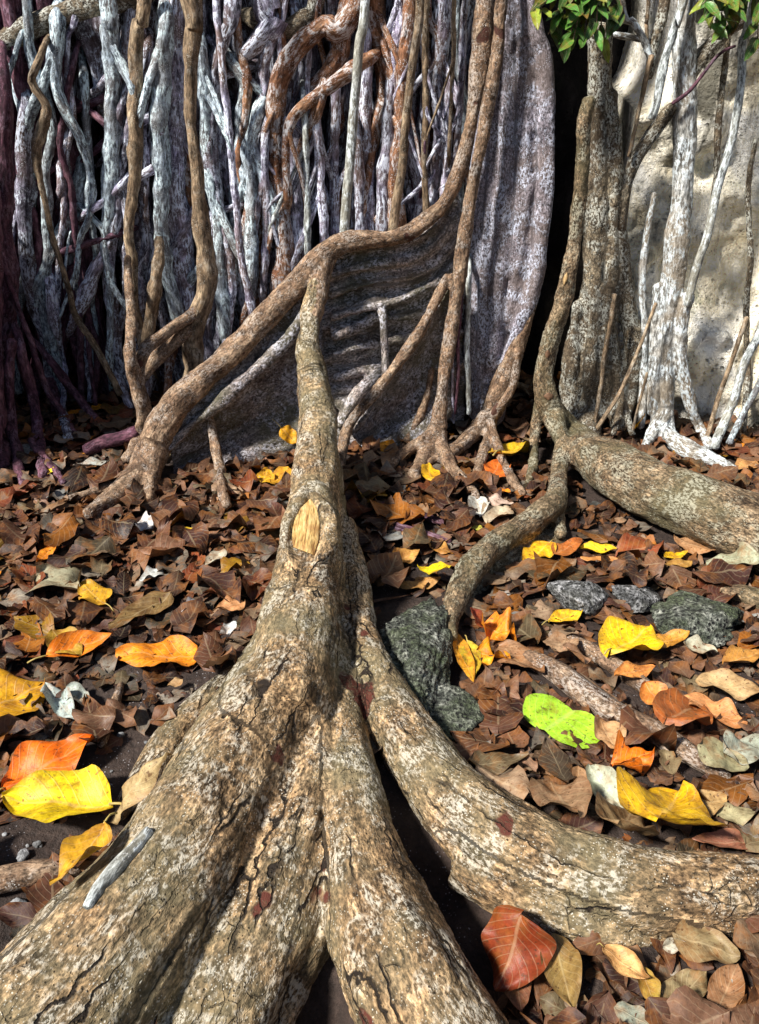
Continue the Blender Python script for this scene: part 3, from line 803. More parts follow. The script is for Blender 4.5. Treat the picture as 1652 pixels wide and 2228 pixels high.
def lens(cx, cy, w, h, ang=0):
    L, Rr_ = [], []
    for t in np.linspace(0, 1, 7):
        hw = w * math.sin(math.pi * (.04 + .92 * t)); yy = (t - .5) * 2 * h
        c, s = math.cos(ang), math.sin(ang)
        L.append((cx + -hw * c - yy * s, cy - hw * s + yy * c)); Rr_.append((cx + hw * c - yy * s, cy + hw * s + yy * c))
    return L, Rr_
for (cx, cy, w, h, an, mt) in [(1192, 770, 6, 9, .1, 'knot'), (1194, 862, 11, 8, 0, 'knot'), (1231, 606, 5, 14, .25, 'knot_pale')]:
    patch_on(kb, lens(cx, cy, w, h, an), .006, 'knot_scar', M[mt], 10, 6, o_kn)
# its trunk: rough strands
a = Acc()
for pts in [
    [(1304, 60, 28), (1304, 180, 28), (1302, 300, 27), (1296, 420, 26), (1298, 540, 28), (1290, 660, 30), (1282, 780, 32), (1275, 900, 36), (1270, 960, 30)],
    [(1330, 200, 16), (1334, 300, 18), (1338, 420, 18), (1335, 540, 20), (1325, 660, 22), (1315, 780, 22), (1310, 900, 24)],
    [(1345, 470, 15), (1352, 560, 17), (1362, 640, 18), (1372, 700, 19), (1380, 760, 20), (1370, 860, 18), (1350, 930, 14)],
    [(1256, 660, 14), (1245, 760, 18), (1240, 860, 22), (1245, 930, 20)],
    [(1320, 640, 12), (1330, 740, 16), (1345, 840, 18), (1340, 930, 14)]]:
    tube(a, px_nodes(pts, 3.12), rough=.14)
M['rough'] = bark('bark_rough', (.06, .045, .03), (.17, .135, .09), (.32, .27, .19), (.60, .62, .56), .6, fleck=.8, tint=(.10, .07, .045), grain=.3)
under(solid(obj('trunk', remesh(a, 'trunk', .010, 2, (.007, .007, .002, .2), 47), M['rough'])), kn_tree)
def aerial(pts, y, mat, parent=None, name='aerial_root', label=None, group=None, rough=.30, wob=.007, seg=12, cat='root', reg=False, soft=False):
    q = Acc()
    if soft:
        pts = [tuple(p) + ((y,) if len(p) == 3 else ()) for p in pts]
        a_, b_ = pts[0], pts[1]
        if a_[1] > 45:
            dx, dy = a_[0] - b_[0], a_[1] - b_[1]; l_ = math.hypot(dx, dy); e = 55
            pts.insert(0, (a_[0] + dx / l_ * e, a_[1] + dy / l_ * e, a_[2] * .8, a_[3] + .09))
            pts.insert(0, (a_[0] + dx / l_ * e * 2.2, a_[1] + dy / l_ * e * 2.2, a_[2] * .5, a_[3] + .36))
        a_, b_ = pts[-1], pts[-2]
        if a_[1] < 830:
            dx, dy = a_[0] - b_[0], a_[1] - b_[1]; l_ = math.hypot(dx, dy); e = 60
            pts.append((a_[0] + dx / l_ * e, a_[1] + dy / l_ * e, a_[2] * .5, a_[3] + .2))
    nodes = px_nodes(pts, y); tube(q, nodes, rough=rough, wob=wob, seg=seg)
    ob = obj(name, q.mesh(name), M[mat])
    if parent is not None: under(ob, parent)
    else: tag(ob, label, cat, group)
    if reg: solid(ob)
    return ob
for pts, y, m in [
    ([(1340, 640, 5), (1328, 720, 5), (1310, 800, 5), (1295, 900, 4), (1288, 940, 3)], 3.02, 'brown'),
    ([(1352, 860, 7), (1345, 910, 8), (1335, 945, 7)], 3.02, 'rough'),
    ([(1352, 850, 6), (1362, 900, 7), (1372, 945, 7)], 3.0, 'rough')]:
    aerial(pts, y, m, kn_tree)

# --- curtain of aerial roots behind
CUR = [
  # left group
  ([(237, 0, 19), (239, 72, 19), (239, 145, 18), (241, 253, 17), (243, 344, 18), (235, 435, 17), (229, 543, 11), (238, 600, 9), (240, 680, 8), (240, 790, 8)], 3.42, 'blue'),
  ([(318, 10, 14), (302, 50, 14), (297, 109, 15), (295, 217, 15), (295, 326, 15), (286, 435, 13), (280, 500, 11), (286, 562, 11), (290, 653, 11), (301, 714, 12), (319, 770, 12)], 3.34, 'brown'),
  ([(355, 60, 18), (349, 181, 21), (347, 290, 20), (351, 400, 18), (350, 480, 16), (362, 580, 15), (377, 642, 14), (392, 700, 14)], 3.36, 'blue'),
  ([(385, 40, 22), (382, 200, 26), (380, 330, 26), (385, 470, 26), (400, 600, 24), (405, 690, 22)], 3.44, 'lilac'),
  ([(413, 0, 21), (416, 72, 20), (413, 145, 15), (416, 253, 12), (424, 344, 13), (431, 416, 15), (440, 500, 19), (449, 562, 20), (449, 635, 21), (430, 692, 23), (420, 743, 22), (422, 797, 22), (418, 850, 22)], 3.14, 'brown'),
  ([(438, 110, 15), (449, 253, 14), (456, 362, 14), (471, 471, 15), (480, 600, 16), (490, 720, 14)], 3.42, 'blue'),
  ([(471, 0, 8), (485, 109, 8), (492, 217, 8), (503, 326, 8), (518, 453, 8), (525, 543, 8), (540, 640, 9), (552, 700, 10)], 3.32, 'lilac'),
  ([(507, 134, 12), (532, 174, 15), (529, 235, 15), (521, 308, 13), (515, 400, 12), (508, 520, 11), (505, 640, 12)], 3.46, 'blue'),
  ([(561, 264, 15), (545, 326, 15), (547, 398, 15), (552, 507, 15), (545, 620, 14)], 3.40, 'blue'),
  ([(578, 290, 9), (578, 400, 9), (580, 507, 9), (572, 620, 8)], 3.38, 'lilac'),
  ([(83, 140, 8), (69, 177, 9), (87, 210, 8), (98, 235, 10), (87, 290, 13), (80, 344, 10), (94, 416, 6), (109, 490, 6), (123, 544, 6), (145, 617, 6), (163, 678, 7), (203, 743, 7), (235, 805, 7), (262, 858, 7)], 3.30, 'brown'),
  ([(127, 60, 16), (123, 145, 15), (127, 199, 13), (152, 261, 11), (174, 300, 9), (192, 362, 8), (203, 416, 7), (192, 478, 7), (174, 525, 6), (165, 600, 6)], 3.42, 'blue'),
  ([(145, 300, 9), (134, 344, 8), (130, 416, 8)], 3.46, 'lilac'),
  ([(172, 390, 16), (163, 440, 24), (158, 500, 18), (150, 570, 14)], 3.5, 'blue'),
  ([(10, 86, 22), (72, 56, 24), (127, 30, 22), (203, 12, 24), (300, -20, 26)], 3.46, 'rough'),
  ([(217, 570, 12), (198, 615, 16), (180, 660, 14), (160, 700, 10)], 3.42, 'lilac'),
  ([(112, 630, 11), (116, 670, 14), (122, 720, 10)], 3.42, 'lilac'),
  ([(60, 240, 14), (50, 330, 18), (55, 430, 20), (60, 520, 16), (72, 653, 14), (98, 743, 13), (109, 816, 12), (127, 888, 12), (150, 955, 10)], 3.44, 'mat'),
  # middle group
  ([(761, 36, 22), (707, 54, 24), (663, 90, 24), (622, 145, 22), (600, 217, 21), (598, 326, 20), (608, 435, 20), (616, 543, 22), (612, 640, 22)], 3.40, 'rust'),
  ([(765, 155, 16), (718, 188, 16), (682, 214, 15), (645, 243, 12), (625, 280, 10), (620, 340, 9), (625, 430, 9)], 3.33, 'rust'),
  ([(642, 310, 20), (646, 435, 21), (649, 543, 20), (648, 640, 18)], 3.43, 'lilac'),
  ([(663, 255, 7), (668, 400, 7), (668, 540, 7)], 3.36, 'pale'),
  ([(686, 262, 10), (696, 362, 10), (707, 520, 10)], 3.38, 'lilac'),
  ([(732, 200, 10), (729, 362, 10), (730, 540, 10)], 3.44, 'lilac'),
  ([(798, 90, 15), (798, 253, 14), (801, 362, 13), (805, 540, 13)], 3.46, 'lilac'),
  ([(779, 300, 11), (783, 420, 12), (783, 540, 12)], 3.42, 'lilac'),
  ([(848, 200, 12), (845, 290, 14), (834, 390, 14), (832, 540, 14)], 3.42, 'lilac'),
  ([(816, -10, 26), (828, 100, 22), (832, 200, 14), (815, 300, 12)], 3.48, 'rust'),
  ([(870, 0, 13), (861, 90, 12), (855, 180, 10), (850, 260, 9)], 3.44, 'lilac'),
  ([(890, 20, 16), (880, 120, 16), (872, 217, 17), (870, 300, 17), (858, 398, 17), (866, 540, 17)], 3.40, 'rust'),
  ([(928, 10, 8), (926, 145, 7), (928, 253, 7), (924, 362, 7), (931, 500, 7)], 3.36, 'brown'),
  ([(906, 250, 10), (900, 380, 10), (905, 520, 10)], 3.50, 'maroon'),
  ([(953, 180, 12), (955, 300, 12), (948, 400, 11), (950, 500, 11)], 3.42, 'lilac'),
  ([(975, 200, 9), (972, 320, 10), (964, 460, 9)], 3.40, 'lilac'),
  ([(964, -10, 18), (962, 90, 16), (955, 170, 12)], 3.46, 'lilac'),
  ([(1011, 20, 8), (1003, 150, 8), (998, 260, 7), (988, 380, 6)], 3.36, 'lilac'),
  ([(988, 0, 5), (990, 109, 5), (985, 217, 4), (980, 330, 4)], 3.32, 'brown'),
  ([(576, -10, 30), (600, 40, 26), (560, 90, 20), (530, 120, 14)], 3.46, 'lilac'),
  ([(690, -10, 18), (660, 40, 20), (620, 60, 20), (560, 40, 18)], 3.5, 'rough'),
  ([(600, 60, 14), (580, 130, 14), (575, 200, 12), (560, 260, 12)], 3.48, 'lilac'),
  ([(745, 60, 18), (740, 110, 20), (720, 150, 20), (690, 190, 18)], 3.46, 'rust'),
  ([(1018, 600, 6), (1018, 700, 6), (1017, 800, 6), (1020, 900, 5)], 3.08, 'pale'),
  ([(1004, 640, 4), (998, 760, 4), (990, 900, 4)], 3.06, 'maroon'),
  ([(988, 760, 3), (987, 840, 3), (986, 920, 3)], 3.05, 'lilac'),
  # far left, edge shade put into the maroon bark
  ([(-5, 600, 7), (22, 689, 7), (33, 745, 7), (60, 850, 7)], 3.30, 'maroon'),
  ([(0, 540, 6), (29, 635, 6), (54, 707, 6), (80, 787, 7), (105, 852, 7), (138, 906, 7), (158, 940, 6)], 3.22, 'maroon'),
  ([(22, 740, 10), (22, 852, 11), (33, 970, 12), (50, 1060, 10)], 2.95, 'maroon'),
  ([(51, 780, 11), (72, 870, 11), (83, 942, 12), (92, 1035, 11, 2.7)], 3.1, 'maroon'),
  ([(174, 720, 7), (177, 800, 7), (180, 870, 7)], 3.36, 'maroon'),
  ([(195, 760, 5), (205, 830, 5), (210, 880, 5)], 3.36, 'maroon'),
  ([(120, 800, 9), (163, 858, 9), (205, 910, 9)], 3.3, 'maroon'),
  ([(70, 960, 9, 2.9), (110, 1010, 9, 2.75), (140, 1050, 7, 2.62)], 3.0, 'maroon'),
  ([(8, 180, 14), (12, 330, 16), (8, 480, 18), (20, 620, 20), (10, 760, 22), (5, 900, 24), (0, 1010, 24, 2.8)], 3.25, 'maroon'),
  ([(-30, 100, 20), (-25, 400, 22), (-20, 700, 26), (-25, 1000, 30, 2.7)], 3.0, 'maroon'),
  ([(281, 560, 7, 3.3), (283, 640, 10, 3.1), (285, 761, 13), (293, 816, 15), (308, 870, 17), (316, 910, 18), (306, 955, 18), (278, 1000, 14, 2.72)], 2.86, 'crest'),
  ([(440, 668, 12, 3.16), (410, 692, 13, 3.1), (362, 722, 13, 3.02), (326, 752, 13, 2.96), (304, 790, 13, 2.9), (297, 840, 13, 2.88)], 2.92, 'crest'),
  ([(432, 700, 12, 3.16), (400, 725, 15, 3.1), (350, 768, 16, 3.03), (315, 808, 14, 2.96), (300, 850, 10, 2.92)], 2.98, 'crest'),
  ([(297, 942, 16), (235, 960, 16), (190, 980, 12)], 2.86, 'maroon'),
  ([(340, 590, 13), (333, 671, 14), (322, 750, 12)], 3.2, 'brown'),
  ([(448, 860, 5, 2.84), (458, 910, 9, 2.78), (468, 955, 11, 2.73), (475, 1005, 11, 2.66), (482, 1060, 12, 2.56), (495, 1100, 10, 2.46)], 2.74, 'crest'),
  ([(826, 650, 12, 3.08), (829, 675, 11, 3.03), (832, 700, 8, 3.0), (836, 780, 8, 2.98), (838, 815, 8, 2.96)], 2.98, 'flank2'),
]
for pts, y, m in CUR:
    aerial(pts, y, m, fig, soft=y >= 3.08 and m != 'crest')
frng = random.Random(19)
STR = [(np.array([(p[1], p[0], p[2], p[3] if len(p) > 3 else y) for p in pts]), m) for pts, y, m in CUR if y > 3.25 and pts[-1][1] - pts[0][1] > 160]
def at_py(S, py): return [float(np.interp(py, S[:, 0], S[:, c])) for c in (1, 2, 3)]
made = 0
for _ in range(900):
    if made >= 64: break
    S, m = frng.choice(STR); Q, mq = frng.choice(STR)
    if S is Q: continue
    p0 = frng.uniform(max(5, S[0, 0]), min(700, S[-1, 0])); p1 = p0 + frng.uniform(70, 210)
    if p1 > Q[-1, 0] or p1 < Q[0, 0]: continue
    x0, r0, y0 = at_py(S, p0); x1, r1, y1 = at_py(Q, p1)
    if not 16 < abs(x1 - x0) < 95: continue
    r_ = min(r0, r1) * frng.uniform(.45, .8)
    aerial([(x0, p0 - 25, r_ * .6, y0 + .01), (x0 + (x1 - x0) * .08, p0 + 8, r_ * .95, y0), (x0 + (x1 - x0) * .5, (p0 + p1) / 2, r_, (y0 + y1) / 2 - .01), (x1 - (x1 - x0) * .08, p1 - 8, r_ * .95, y1), (x1, p1 + 30, r_ * .6, y1 + .01)], y0, m if m != 'brown' else mq, fig)
    made += 1
# roots grown together into a fluted mat behind the strands, with holes through it
def fused(name, x0, x1, z0, z1, yb, lam, seed, mat, dx=.011, hole=.30):
    xs = np.arange(x0, x1, dx); zs = np.arange(z0, z1, dx * 1.6)
    X, Z = np.meshgrid(xs, zs)
    def nz(u, v, sd, o=2): return fbm(np.stack([u, v, u * 0 + sd * 3.7], -1).reshape(-1, 3), sd, o).reshape(X.shape)
    Xw = X + .09 * nz(X * 1.4, Z * 1.5, seed) + .025 * nz(X * 5, Z * 4, seed + 1)
    n = nz(Xw / lam, Z * .55, seed + 2, 1); n_ = nz(Xw / lam * 2.3 + 9, Z * .9, seed + 3, 1)
    rg = 1 - np.minimum(1, np.abs(n) * 1.9); rg2 = 1 - np.minimum(1, np.abs(n_) * 1.9)
    y = yb - .075 * rg ** .6 - .035 * rg2 ** .6 + .03 * nz(X * 2, Z * 2, seed + 6)
    h = nz(Xw / lam * .8 + 4, Z * 1.1, seed + 5, 2)
    y = y + np.clip((h - hole) * 4, 0, 1) * .30 * (1 - rg)
    V = np.stack([X, y, Z], -1).reshape(-1, 3); c = len(xs)
    V = np.vstack([V, V + (0, .05, 0)]); o = len(xs) * len(zs)
    f = []
    for i in range(len(zs) - 1):
        for j in range(c - 1):
            q = i * c + j; f.append((q, q + 1, q + c + 1, q + c)); f.append((o + q, o + q + c, o + q + c + 1, o + q + 1))
    me = bpy.data.meshes.new(name); me.from_pydata(V.tolist(), [], f)
    bk = np.stack([Xw * 1.0, y, Z], -1).reshape(-1, 3); bk = np.vstack([bk, bk])
    at = me.attributes.new('bk', 'FLOAT_VECTOR', 'POINT'); at.data.foreach_set('vector', bk.astype(np.float32).ravel())
    me.polygons.foreach_set('use_smooth', [True] * len(f))
    o_ = obj(name, me, M[mat]); under(o_, fig); return o_
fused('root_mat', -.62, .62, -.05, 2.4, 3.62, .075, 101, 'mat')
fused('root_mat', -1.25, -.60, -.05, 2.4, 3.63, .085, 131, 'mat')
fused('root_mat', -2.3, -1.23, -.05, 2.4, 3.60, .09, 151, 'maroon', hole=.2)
# dim tangle filling the gaps between the curtain and the rock
rng = random.Random(7)
for i in range(46):
    x = rng.uniform(-20, 1010); y = rng.uniform(3.42, 3.54)
    pts = []; xx = x; r0 = rng.uniform(5, 15)
    y0 = rng.uniform(-10, 250) if rng.random() < .5 else -10
    for py in np.arange(y0, 900, 90):
        pts.append((xx, py, r0 * rng.uniform(.75, 1.2))); xx += rng.uniform(-22, 26)
    aerial(pts, y, rng.choice(['lilac', 'lilac', 'mat', 'blue', 'rust', 'mat'] if x > 200 else ['maroon', 'lilac', 'blue', 'maroon']), fig, wob=.01, soft=True)  # left strands mostly take the bark with edge shade in its colour
for i in range(22):                                   # crossing ties
    x = rng.uniform(0, 560); py = rng.uniform(60, 700); y = rng.uniform(3.42, 3.55)
    dx, dy = rng.choice([(-70, 60), (60, 70), (90, -30), (-50, 100)])
    r0 = rng.uniform(5, 11)
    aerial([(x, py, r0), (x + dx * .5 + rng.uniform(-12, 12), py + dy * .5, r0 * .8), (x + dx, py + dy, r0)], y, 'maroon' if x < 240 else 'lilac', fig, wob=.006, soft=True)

# --- free standing poles, each a thing of its own
aerial([(795, 0, 10.5), (783, 90, 10.5), (776, 181, 10.5), (769, 290, 10.5), (758, 398, 10.5), (748, 525, 10.5)], 3.24, 'pale', label='straight pale grey aerial root standing on the bent buttress crest', rough=.08)
aerial([(913, -5, 10), (903, 109, 9), (892, 217, 9), (881, 308, 9), (866, 416, 10), (856, 512, 11)], 3.22, 'brown', label='leaning tan aerial root beside the reddish one, behind the buttress crest', rough=.08)
aerial([(1640, 20, 9), (1619, 90, 9), (1612, 181, 9), (1594, 290, 9), (1568, 398, 9), (1543, 507, 9), (1523, 565, 9), (1508, 620, 9), (1496, 665, 8)], 2.98, 'pale', label='long pale leaning pole root crossing in front of the limestone cliff', rough=.08)
aerial([(1690, 600, 9), (1655, 715, 9), (1615, 815, 9), (1580, 905, 10), (1556, 972, 10)], 2.98, 'pale', label='pale blue slanting prop root at the right edge before the cliff foot', rough=.08)
aerial([(1700, 740, 7), (1652, 835, 7), (1615, 910, 7), (1588, 965, 7)], 2.98, 'blue', label='thinner slanting grey prop root nearest the right edge', rough=.08)
aerial([(1625, 690, 5), (1590, 790, 5), (1560, 880, 5), (1535, 955, 5)], 3.02, 'brown', label='thin dark rootlet slanting behind the pale prop root at right', rough=.1)
aerial([(1426, 660, 4), (1400, 730, 4), (1372, 800, 4.5), (1340, 870, 4.5), (1302, 935, 5)], 2.96, 'brown', label='thin bare rootlet slanting between the brown trunk and the pale tree', rough=.1)
aerial([(1405, 810, 3), (1392, 870, 3), (1375, 940, 3)], 2.98, 'brown', label='short thin rootlet left of the pale tree foot', rough=.1)

# --- made-up stump added to shade the left back, mostly outside the frame
lt = thing('added_shade_stump', (-2.02, 2.75, 0), 'dark maroon buttressed stump added at the left edge to cast shade', 'added stump')
a = Acc()
for k_ in range(11):
    an = k_ / 11 * 6.283; cx_, cy_ = -2.02 + .24 * math.cos(an), 2.75 + .36 * math.sin(an)
    top = 1.3 + .2 * math.sin(an * 2.3 + 1)
    tube(a, [np.array((cx_ - .08 * math.cos(an), cy_, top, .09)), np.array((cx_, cy_, 1.0, .13)), np.array((cx_ + .05 * math.cos(an), cy_, .5, .13)), np.array((cx_ + .16 * math.cos(an), cy_ + .12 * math.sin(an), -.05, .12))], step=.05, rough=.14)
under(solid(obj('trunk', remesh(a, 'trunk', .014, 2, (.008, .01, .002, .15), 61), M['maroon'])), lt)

aerial([(1585, -10, 7), (1580, 120, 7), (1566, 260, 7), (1560, 380, 6), (1548, 470, 5)], 3.12, 'rough', label='thin brown root hanging down the cliff right of the pale tree')
aerial([(1420, 420, 6), (1404, 520, 7), (1398, 620, 8), (1408, 720, 8), (1400, 820, 9), (1392, 930, 9)], 3.10, 'palebark', label='pale crooked root on the cliff between the brown trunk and the pale tree')
aerial([(1640, 300, 5), (1630, 420, 6), (1634, 540, 6), (1622, 660, 6), (1626, 800, 7), (1618, 940, 7)], 3.2, 'rough', label='thin mottled root against the cliff near the right edge')
# --- pale tree on the cliff
pt = thing('pale_fig_tree', (1.12, 3.0, 0), 'slender pale forked fig tree growing against the limestone cliff', 'tree')
a = Acc()
tube(a, px_nodes([(1498, -10, 22), (1490, 65, 24), (1489, 163, 25), (1492, 253, 25), (1489, 362, 25), (1481, 471, 25), (1470, 560, 25), (1460, 650, 24), (1450, 740, 23), (1443, 830, 23), (1441, 900, 25), (1450, 945, 24), (1490, 975, 20, 2.94), (1550, 1000, 16, 2.86), (1600, 1025, 10, 2.8)], 3.04), rough=.08, seg=18)
tube(a, px_nodes([(1441, 905, 20), (1420, 945, 15, 2.97), (1405, 970, 9, 2.94)], 3.02), rough=.1)
tube(a, px_nodes([(1500, 640, 14), (1486, 690, 16), (1482, 760, 15), (1490, 830, 14), (1506, 890, 13), (1525, 935, 12), (1545, 970, 10, 2.98)], 3.02), rough=.1)
tube(a, px_nodes([(1432, 620, 10), (1425, 720, 11), (1420, 820, 11), (1418, 900, 10)], 3.06), rough=.1)
under(solid(obj('trunk', remesh(a, 'trunk', .007, 2, (.004, .004, .002, .25), 51), M['palebark'])), pt)
for pts, y, m in [
    ([(1495, 175, 17), (1518, 135, 17), (1545, 108, 16), (1572, 80, 15), (1620, 45, 14), (1680, 20, 12)], 3.06, 'rough'),
    ([(1482, 10, 10), (1470, 45, 10), (1456, 95, 9), (1441, 150, 9), (1428, 217, 9), (1414, 258, 8)], 2.98, 'pale'),
    ([(1466, 230, 12), (1416, 292, 14), (1382, 344, 14), (1366, 391, 12), (1356, 453, 10), (1350, 500, 8)], 3.05, 'rough'),
    ([(1350, -10, 7), (1380, 47, 7), (1405, 94, 8), (1420, 130, 8)], 3.05, 'palebark'),
    ([(1450, -5, 12), (1436, 54, 12), (1422, 120, 11), (1412, 170, 8)], 3.1, 'rough'),
    ([(1338, 75, 6), (1380, 82, 6), (1418, 90, 6)], 3.12, 'palebark'),
    ([(1412, -10, 4), (1406, 50, 4), (1410, 95, 4)], 3.1, 'brown'),
    ([(1460, 225, 4), (1500, 195, 4), (1560, 120, 3), (1600, 100, 3)], 3.0, 'maroon'),
    ([(1422, 120, 6), (1405, 190, 5), (1385, 280, 4), (1370, 340, 4)], 3.02, 'brown')]:
    aerial(pts, y, m, pt, name='branch')

# ------------------------------------------------------------------ roots lying in the litter
PATHS = []
def ground_root(pts, mat, label, zoff=.0, rough=.14, lift=.75):
    q = Acc(); nodes = []
    for px, py, r in pts:
        p = G(px, py, zoff); R_ = rw(r, p); p[2] = float(gz(p[0], p[1])) + zoff + R_ * lift; PATHS.append((p[0], p[1], R_))
        nodes.append(np.append(p, R_))
    tube(q, nodes, rough=rough, seg=12)
    return solid(obj('surface_root', q.mesh('surface_root'), M[mat], None, label, 'root'))
ground_root([(1140, 1425, 16), (1200, 1465, 24), (1270, 1520, 28), (1340, 1570, 28), (1420, 1615, 28), (1500, 1665, 24), (1580, 1710, 16)], 'crest', 'straight brown root lying in the litter beyond the green leaf')
ground_root([(1200, 1375, 12), (1270, 1410, 18), (1340, 1455, 20), (1400, 1500, 18), (1450, 1535, 12)], 'crest', 'shorter brown root in the litter behind the yellow triangular leaf')
ground_root([(790, 1125, 7), (850, 1150, 10), (920, 1170, 11), (980, 1180, 8)], 'maroon', 'dark thin root in the litter between the two big roots', .01)
ground_root([(780, 1100, 6), (850, 1112, 8), (930, 1135, 9), (1010, 1150, 7)], 'maroon', 'dark rootlet farther back in the litter right of the big root', .01)
ground_root([(1560, 1290, 14), (1610, 1300, 24), (1660, 1320, 26), (1720, 1345, 20)], 'right', 'dark root stub at the right edge above the grey rocks', .01)
ground_root([(-30, 1910, 30), (40, 1890, 30), (110, 1875, 26), (170, 1870, 16)], 'crest', 'short flaky root at the left edge under the yellow leaves', .0)
ground_root([(555, 1440, 20), (500, 1490, 34), (420, 1560, 44), (350, 1640, 46), (290, 1720, 36), (250, 1780, 18)], 'fore', 'low flat side root along the left flank of the great root', -.02, lift=.15)
ground_root([(218, 1610, 9), (235, 1560, 13), (250, 1520, 12), (262, 1480, 7)], 'crest', 'stubby brown stick lying between the orange leaf and the great root', .004)
# silvery stick resting against the great root
gbv = BVHTree.FromPolygons(np.concatenate(BV).tolist(), BF)
def hit(px, py):
    d = Vector(ray(px, py)).normalized()
    h = gbv.ray_cast(Vector(CAMP), d)
    return h[0], h[1]
q = Acc(); nodes = []
for px, py, r in [(325, 1808, 13), (290, 1850, 17), (250, 1895, 20), (215, 1935, 17), (190, 1975, 12)]:
    p, n = hit(px, py); rr = rw(r, p); nodes.append(np.append(np.array(p + n * rr * .1), rr * .9))
tube(q, nodes, rough=.08)
solid(obj('stick', q.mesh('stick'), M['pale'], None, 'smooth silvery stick lying against the left limb of the great root', 'stick'))

# ------------------------------------------------------------------ rocks
ROCKS = []
def rock(px, py, wpx, hpx, dpth, mat, label, name='rock', seed=1, lump=.3, group=None, sub=4, zc=.55, fine=.06):
    p = G(px, py, .0)
    rx = rw(wpx / 2, p); ry = dpth / 2; rz = hpx
    if wpx > 90: ROCKS.append((p[0], p[1], rx * 1.05, ry * 1.1))
    import bmesh
    bm = bmesh.new(); bmesh.ops.create_icosphere(bm, subdivisions=sub, radius=1)
    V = np.array([v.co[:] for v in bm.verts])
    n = 1 + lump * fbm(V * 1.3 + seed * 5.1, seed, 3) + fine * fbm(V * 7 + seed, seed + 4, 3)
    V = V * n[:, None]
    rr_ = np.random.RandomState(seed + 50)
    for _ in range(16):                       # broken faces
        nn_ = rr_.normal(size=3); nn_ /= np.linalg.norm(nn_)
        dd = rr_.uniform(.62, .92); e = V @ nn_ - dd
        V = V - np.clip(e, 0, None)[:, None] * nn_ * .92
    V = V * (1 + fine * .6 * fbm(V * 9 + seed, seed + 4, 3))[:, None]
    V = V * (rx, ry, rz) + np.array((p[0], p[1], gz(p[0], p[1]) + rz * zc))
    for v, c in zip(bm.verts, V): v.co = c
    me = bpy.data.meshes.new(name); bm.to_mesh(me); bm.free()
    me.polygons.foreach_set('use_smooth', [True] * len(me.polygons))
    return solid(obj(name, me, M[mat], None, label, 'rock' if name == 'rock' else 'pebble', group))
rock(905, 1455, 190, .05, .52, 'moss_rock', 'dark mossy pitted rock wedged against the right flank of the great root', seed=3, sub=6, lump=.25, fine=.12)
rock(985, 1560, 150, .035, .20, 'moss_rock', 'low dark rock at the foot of the mossy rock beside the right limb', seed=8, sub=4)
rock(1265, 1305, 130, .045, .16, 'grey_rock', 'black and grey jagged rock below the row of yellow leaves', seed=5, sub=5)
rock(1390, 1300, 110, .03, .16, 'grey_rock', 'flat grey rock just right of the jagged one', seed=12, sub=4)
rock(1500, 1355, 220, .05, .22, 'moss_rock', 'broad dark green tinged rock near the right edge', seed=6, sub=5)
for i, (px, py, w, lb) in enumerate([(45, 1845, 34, 'white pebble below the bright yellow folded leaf'), (75, 1815, 22, 'small white pebble touching the yellow folded leaf'), (30, 1935, 46, 'grey pebble under the flaky root at left edge'), (40, 2010, 60, 'larger greenish pebble in the dark corner at left'), (90, 1960, 40, 'grey pebble right of the greenish pebbles at left'), (38, 2075, 52, 'greenish pebble lowest in the left corner'), (115, 2010, 30, 'small dark pebble beside the left limb')]):
    rock(px, py, w, rw(w * .34, G(px, py)), rw(w * .9, G(px, py)), 'pebble', lb, 'pebble', 20 + i, .25, 'pebbles in the lower left corner', 3, .5)
pr_ = random.Random(77)
for i in range(26):
    px, py = pr_.choice([(pr_.uniform(-10, 190), pr_.uniform(1790, 2130)), (pr_.uniform(180, 520), pr_.uniform(1470, 1700))])
    w = pr_.uniform(8, 22)
    rock(px, py, w, rw(w * .36, G(px, py)), rw(w * .8, G(px, py)), 'pebble', 'tiny grey pebble in the dark lower left corner' if py > 1780 else 'tiny grey pebble on bare soil left of the great root', 'pebble', 60 + i, .3, 'tiny pebbles, lower left corner' if py > 1780 else 'tiny pebbles on the bare soil', 2, .5)
gbv = BVHTree.FromPolygons(np.concatenate(BV).tolist(), BF)

